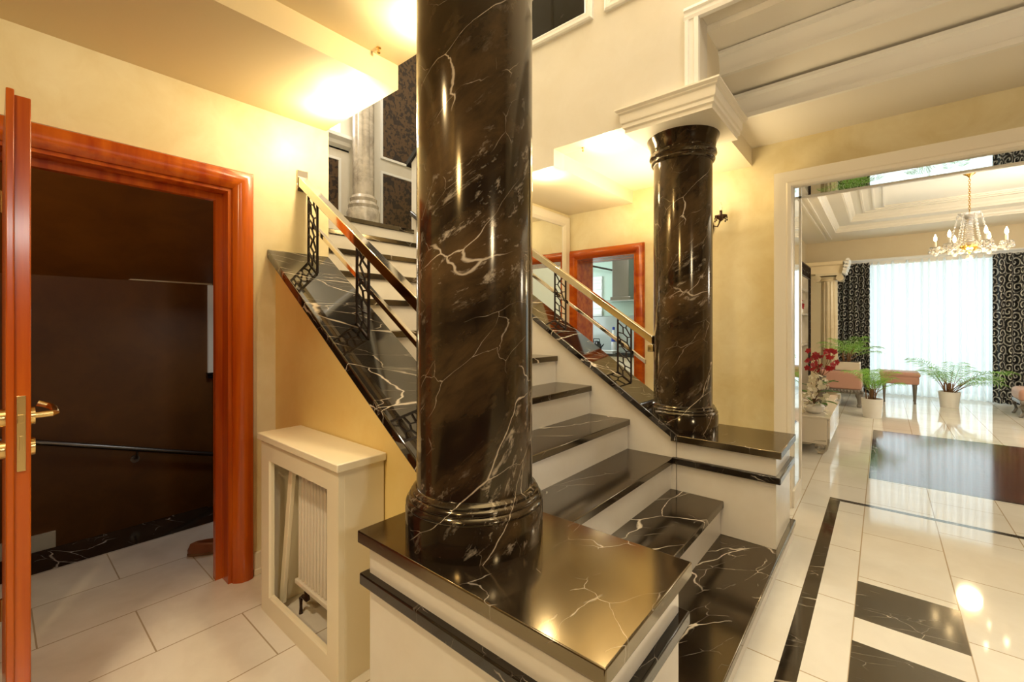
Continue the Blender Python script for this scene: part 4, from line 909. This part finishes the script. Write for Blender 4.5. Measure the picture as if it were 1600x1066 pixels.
for x, y in ((-0.28, 8.73), (-0.28, 9.22), (-0.77, 8.73), (-0.77, 9.22)):
    b = B(); b.lathe([(0.025, 0), (0.035, 0.03), (0.022, 0.06), (0.03, 0.13), (0.05, 0.18), (0.045, 0.22)], (x, y, 0), 16); b.build('leg', 'silverwood', t)
t = thing('planter_palm', 'palm in a low beige box planter standing on the pink bench', 'plant', (-0.45, 8.9, 0.56))
b = B(); b.box(-0.62, -0.27, 8.76, 9.05, 0.565, 0.70); b.build('planter', 'planter', t, bevel=0.01)
b = B(); b.box(-0.60, -0.29, 8.78, 9.03, 0.69, 0.705); b.build('soil', 'soil', t)
f, s_ = palm_foliage((-0.44, 8.9), 0.70, 13, 0.58, 1.0, 31, 5, (0.1, -0.05)); f.build('foliage', 'palm', t, angle=80); s_.build('stem', 'stem', t)
# pink chair partly in view at right
t = thing('armchair', 'pink upholstered chair with silver cabriole legs cut by the right picture edge', 'chair', (1.75, 9.45, 0))
b = B(); b.box(1.45, 2.05, 9.20, 9.75, 0.22, 0.40); b.build('seat', 'pink', t, bevel=0.06, seg=5)
b = B(); b.box(1.96, 2.10, 9.22, 9.73, 0.38, 0.95); b.build('backrest', 'pink', t, bevel=0.05, seg=4)
b = B(); b.box(1.46, 2.04, 9.21, 9.74, 0.185, 0.235); b.build('seat_frame', 'silverwood', t, bevel=0.01)
for x, y, s_ in ((1.50, 9.26, -1), (2.0, 9.26, 1), (1.50, 9.70, -1), (2.0, 9.70, 1)):
    b = B(); b.tube([(x, y, 0.21), (x + s_ * 0.02, y, 0.15), (x, y, 0.07), (x + s_ * 0.025, y - 0.01, 0.012), (x + s_ * 0.05, y - 0.01, 0.012)], 0.026, 10, r1=0.014); b.build('leg', 'silverwood', t)

# chandelier
cx, cy = 0.805, 7.65
t = thing('chandelier', 'gold and crystal candle chandelier hanging in the living room', 'chandelier', (cx, cy, 3.16))
b = B(); b.lathe([(0.075, 3.16), (0.075, 3.15), (0.05, 3.12), (0.02, 3.10), (0.008, 3.08)], (cx, cy, 0), 24); b.build('ceiling_canopy', 'gold', t)
b = B()
for i in range(22):
    z = 3.08 - i * 0.024; pts = []
    for k_ in range(9):
        a = 2 * PI * k_ / 8; q2 = (0.010 * math.cos(a), 0.016 * math.sin(a))
        pts.append((cx + (q2[0] if i % 2 else 0), cy + (0 if i % 2 else q2[0]), z - 0.012 + q2[1]))
    b.tube(pts, 0.0035, 6)
b.build('chain', 'gold', t)
prof = []
z = 2.60
for i in range(13):
    r = 0.035 + 0.020 * abs(i - 4) / 8; prof += [(r * 0.7, z), (r, z - 0.010), (r * 0.7, z - 0.022)]; z -= 0.026
b = B(); b.lathe(prof, (cx, cy, 0), 16); b.build('stem', 'crystal', t)
b = B(); b.lathe([(0.02, 2.60), (0.10, 2.645), (0.105, 2.65), (0.09, 2.63), (0.03, 2.58)], (cx, cy, 0), 24); b.build('top_dish', 'crystal', t)
b = B(); b.lathe([(0.02, 2.27), (0.085, 2.255), (0.09, 2.235), (0.06, 2.205), (0.012, 2.19), (0.012, 2.16), (0.004, 2.15)], (cx, cy, 0), 24); b.build('bowl', 'gold', t)
for i in range(6):
    a = 2 * PI * i / 6 + 0.873; ca, sa = math.cos(a), math.sin(a); R_ = 0.30
    b = B(); b.tube([(cx + ca * r, cy + sa * r, zz) for r, zz in ((0.05, 2.25), (0.11, 2.30), (0.17, 2.25), (0.23, 2.205), (0.28, 2.215), (R_, 2.25))], 0.009, 8); arm = b.build('arm', 'crystal', t)
    b = B(); b.lathe([(0.012, 2.245), (0.05, 2.262), (0.056, 2.272), (0.02, 2.265)], (cx + ca * R_, cy + sa * R_, 0), 20); b.build('drip_pan', 'crystal', arm)
    b = B(); b.lathe([(0.013, 2.265), (0.013, 2.345), (0.006, 2.347)], (cx + ca * R_, cy + sa * R_, 0), 12); b.build('candle_sleeve', 'candle', arm)
    b = B(); b.lathe([(0.006, 2.345), (0.017, 2.37), (0.014, 2.40), (0.003, 2.435)], (cx + ca * R_, cy + sa * R_, 0), 12); b.build('bulb', 'bulb', arm)
    for k_ in range(6):
        q2 = 2 * PI * k_ / 6; b = B(); px, py = cx + ca * R_ + 0.052 * math.cos(q2), cy + sa * R_ + 0.052 * math.sin(q2)
        b.lathe([(0.002, 2.266), (0.013, 2.250), (0.005, 2.238), (0.019, 2.216), (0.017, 2.204), (0.002, 2.188)], (px, py, 0), 10); b.build('crystal_drop', 'crystal', arm)
    b = B(); b.ball((cx + ca * R_, cy + sa * R_, 2.185), 0.026, 10); b.build('crystal_ball', 'crystal', arm)
    b = B(); rings = 13 * 4; P_ = []
    for k_ in range(rings + 1):
        s_ = k_ / rings; r = 0.10 + 0.10 * s_; P_.append((Vector((cx + ca * r, cy + sa * r, 2.635 - 0.36 * s_ - 0.07 * math.sin(PI * s_))), 0.003 + 0.009 * abs(math.sin(PI * 13 * s_))))
    vs = []
    for p_, rr in P_:
        for k_ in range(8): a2 = 2 * PI * k_ / 8; vs.append(p_ + Vector((rr * math.cos(a2), rr * math.sin(a2), 0)))
    b.add(vs, [(j * 8 + k_, j * 8 + (k_ + 1) % 8, j * 8 + 8 + (k_ + 1) % 8, j * 8 + 8 + k_) for j in range(rings) for k_ in range(8)]); b.build('bead_strand', 'crystal', t)
b = B(); b.ball((cx, cy, 2.112), 0.036, 12); b.build('pendant', 'crystal', t)
for k_ in range(8):
    b = B(); b.ball((cx + 0.085 * math.cos(k_ * PI / 4), cy + 0.085 * math.sin(k_ * PI / 4), 2.185), 0.020, 8); b.build('pendant', 'crystal', t)
lamp('chandelier_light', 'POINT', (cx, cy, 2.02), 36, WARM, 0.10)

# ------------------------------------------------------------------ kitchen through the doorway
b = B(); b.box(-4.6, -1.35, 6.60, 6.75, 0, 2.7); b.box(-4.75, -4.6, 4.02, 6.75, 0, 0.9); b.box(-4.75, -4.6, 6.3, 6.75, 0.9, 2.7); b.box(-4.75, -4.6, 4.02, 6.3, 2.4, 2.7)
struct(b.build('wall_kitchen', 'kitchenwall', origin=(0, 0, 0)), 'pale green grey kitchen wall seen through the doorway', 'wall')
b = B(); b.box(-4.75, -1.2, 4.02, 6.75, 2.7, 2.8)
struct(b.build('ceiling_kitchen', 'trimw', origin=(0, 0, 0)), 'white kitchen ceiling', 'ceiling')
b = B(); b.box(-3.95, -1.36, 6.575, 6.60, 1.44, 2.6)
tag(b.build('wall_glass', 'greenglass'), 'pale green glass panel behind the steel cooker hood', 'glass panel')
b = B(); b.box(-3.95, -1.36, 6.57, 6.60, 0.86, 1.43)
tag(b.build('splashback', 'greyglass'), 'grey glass splashback above the kitchen worktop', 'splashback')
t = thing('cooker_hood', 'brushed steel cooker hood with glass canopy seen through the kitchen doorway', 'hood', (-3.1, 6.4, 1.64))
b = B(); b.box(-3.235, -2.96, 6.27, 6.57, 1.72, 2.7); b.build('chimney', 'steel', t, bevel=0.004)
b = B(); b.box(-3.44, -2.75, 6.10, 6.57, 1.655, 1.668); b.build('glass_canopy', 'vaseglass', t)
b = B(); b.box(-3.235, -2.90, 6.20, 6.57, 1.668, 1.725); b.build('control_strip', 'steel', t, bevel=0.006)
t = thing('kitchen_counter', 'white kitchen base units with black worktop under the hood', 'kitchen unit', (-3.1, 6.3, 0))
b = B(); b.box(-4.4, -1.36, 6.02, 6.57, 0.0, 0.82); b.build('body', 'lacquer', t)
b = B(); b.box(-4.42, -1.36, 5.98, 6.57, 0.82, 0.86); b.build('worktop', 'stove', t, bevel=0.004)
t = thing('window_blind', 'white roller blind with horizontal bands on the kitchen window left of the hood', 'blind', (-3.75, 6.55, 1.44))
b = B(); b.box(-3.95, -3.56, 6.54, 6.572, 1.44, 2.1)
for i in range(6): b.box(-3.95, -3.56, 6.53, 6.54, 1.46 + i * 0.105, 1.52 + i * 0.105)
b.build('slats', 'plasticwhite', t, bevel=0.003)
b = B(); b.bar((-3.7, 6.3, 2.27), (-3.05, 6.56, 2.10), 0.02, 0.03)
tag(b.build('wall_rail', 'blackcap'), 'black rail on the kitchen wall left of the hood chimney', 'rail')
t = thing('soap_bottle', 'white bottle with blue label standing under the cooker hood', 'bottle', (-3.33, 6.5, 0.86))
b = B(); b.lathe([(0.035, 0.86), (0.035, 1.14), (0.02, 1.17), (0.018, 1.21)], (-3.33, 6.5, 0), 20); b.build('body', 'plasticwhite', t)
b = B(); b.lathe([(0.036, 1.02), (0.036, 1.08)], (-3.33, 6.5, 0), 20); b.build('label_band', 'plasticblue', t); b = B(); b.lathe([(0.02, 1.21), (0.022, 1.25), (0.01, 1.26)], (-3.33, 6.5, 0), 16); b.build('cap', 'plasticblue', t)
t = thing('kettle', 'black kettle on the worktop at left of the kitchen doorway view', 'kettle', (-3.5, 6.25, 0.86))
b = B(); b.lathe([(0.07, 0.86), (0.085, 0.88), (0.075, 0.98), (0.04, 1.03), (0.012, 1.04)], (-3.5, 6.25, 0), 24); b.build('body', 'stove', t)
b = B(); b.tube([(-3.56, 6.25, 0.99), (-3.55, 6.25, 1.07), (-3.45, 6.25, 1.07), (-3.44, 6.25, 0.99)], 0.008, 8); b.build('handle', 'stove', t)
b = B(); b.tube([(-3.43, 6.25, 0.92), (-3.37, 6.25, 0.99)], 0.014, 8, r1=0.008); b.build('spout', 'stove', t)
t = thing('serving_tray', 'shallow white tray on the kitchen worktop beside the kettle', 'tray', (-3.28, 6.15, 0.86))
b = B(); b.box(-3.40, -3.12, 6.06, 6.24, 0.86, 0.868); b.build('base', 'plasticwhite', t)
b = B(); b.frame((0, 0, 0.868), (1, 0, 0), (0, 1, 0), (0, 0, 1), -3.40, -3.12, 6.06, 6.24, [(0, 0), (-0.01, 0.03), (0, 0.03), (0.01, 0)]); b.build('rim', 'plasticwhite', t)
t = thing('hob', 'black glass hob set on the worktop below the cooker hood', 'hob', (-2.95, 6.25, 0.86))
b = B(); b.box(-3.08, -2.6, 6.06, 6.50, 0.86, 0.872); b.build('plate', 'stove', t, bevel=0.003)
b = B()
for x, y in ((-2.95, 6.18), (-2.73, 6.18), (-2.95, 6.40), (-2.73, 6.40)): b.lathe([(0.07, 0.872), (0.07, 0.878), (0.06, 0.879)], (x, y, 0), 24)
b.build('burners', 'steel', t)

# ------------------------------------------------------------------ upper landing
b = B(); b.box(-5.15, -5.0, 0.5, 4.6, 2.0, 3.05); b.box(-5.15, -5.0, 2.72, 4.6, 3.05, 5.6); b.box(-5.15, -5.0, 0.5, 1.9, 3.05, 5.6); b.box(-5.15, -5.0, 1.9, 2.72, 5.0, 5.6); b.box(-5.15, -5.0, 1.9, 2.72, 3.05, 3.56)
b.box(-5.15, -3.5, 4.0, 4.15, 2.0, 5.6); b.box(-5.15, -3.5, 1.13, 1.15, 2.0, 5.6)
struct(b.build('wall_landing', 'fascia', origin=(0, 0, 0)), 'cream wall at the back of the upper landing', 'wall')
b = B(); b.box(-5.06, -5.04, 1.9, 2.72, 3.56, 5.0); w = b.build('window_3', 'skywin'); struct(w, 'bright window above the landing cornice', 'window')
b = B(); b.extr([(0, 0), (0, 0.02), (0.05, 0.05), (0.06, 0.09), (0.11, 0.12), (0.11, 0.16), (0, 0.16)], (-5.0, 1.9, 3.40), (-5.0, 2.83, 3.40), (1, 0, 0), (0, 0, 1)); struct(b.build('trim_16', 'trimw'), 'white moulded cornice below the landing window', 'cornice')
b = B(); b.frame((-5.0, 0, 0), (0, 1, 0), (0, 0, 1), (1, 0, 0), 3.27, 4.0, 3.46, 5.2, [(0, 0), (0, 0.02), (0.03, 0.02), (0.035, 0)])
b.frame((-5.0, 0, 0), (0, 1, 0), (0, 0, 1), (1, 0, 0), 3.27, 3.98, 2.33, 3.30, [(0, 0), (0, 0.02), (0.03, 0.02), (0.035, 0)])
b.frame((-5.0, 0, 0), (0, 1, 0), (0, 0, 1), (1, 0, 0), 1.95, 2.72, 2.33, 3.30, [(0, 0), (0, 0.02), (0.03, 0.02), (0.035, 0)])
struct(b.build('trim_17', 'trimw'), 'white mouldings framing the damask panels of the landing', 'moulding')
for y0, y1, z0, z1, lab in ((3.30, 3.97, 3.49, 5.17, 'upper brown damask wall panel above the stairs'), (3.30, 3.95, 2.36, 3.265, 'lower dark damask wall panel on the landing right of the grey column'), (1.98, 2.69, 2.36, 3.265, 'dark damask wall panel on the landing left of the grey column')):
    b = B(); b.box(-5.0, -4.988, y0, y1, z0, z1); tag(b.build('damask_panel', 'damask'), lab, 'panel')
t = thing('landing_column', 'grey veined marble fluted column on the upper landing', 'column', (-4.72, 2.86, 2.23))
b = B(); b.box(-4.92, -4.52, 2.66, 3.06, 2.23, 2.48); b.build('plinth', 'greymarble', t, bevel=0.01)
b = B(); b.lathe([(0.19, 2.48), (0.19, 2.62), (0.17, 2.66), (0.175, 2.70), (0.15, 2.74), (0.155, 2.78), (0.125, 2.82)], (-4.72, 2.86, 0), 40); b.build('base', 'greymarble', t)
b = B(); b.lathe([(0.122, 2.82), (0.122, 2.9), (0.122, 3.25), (0.122, 3.26), (0.12, 5.3)], (-4.72, 2.86, 0), 72, flute=(9, 0.018, 3.0, 5.31)); b.build('shaft', 'greymarble', t, angle=60)
# closed balustrade of the next flight
b = B(); b.prism([(-3.57, 2.2), (-3.57, 2.90), (-2.5, 3.66), (-2.5, 2.2)], 1, 2.69, 2.79)
struct(b.build('wall_flight', 'trimw'), 'white closed balustrade of the next stair flight right of the damask panel', 'wall')
b = B(); b.prism([(-3.62, 2.87), (-3.62, 2.92), (-2.5, 3.715), (-2.5, 3.665)], 1, 2.665, 2.815)
struct(b.build('trim_18', 'blackcap'), 'black sloping cap on the white closed balustrade', 'cap')

for o in list(bpy.data.objects):
    if '_o' in o: del o['_o']
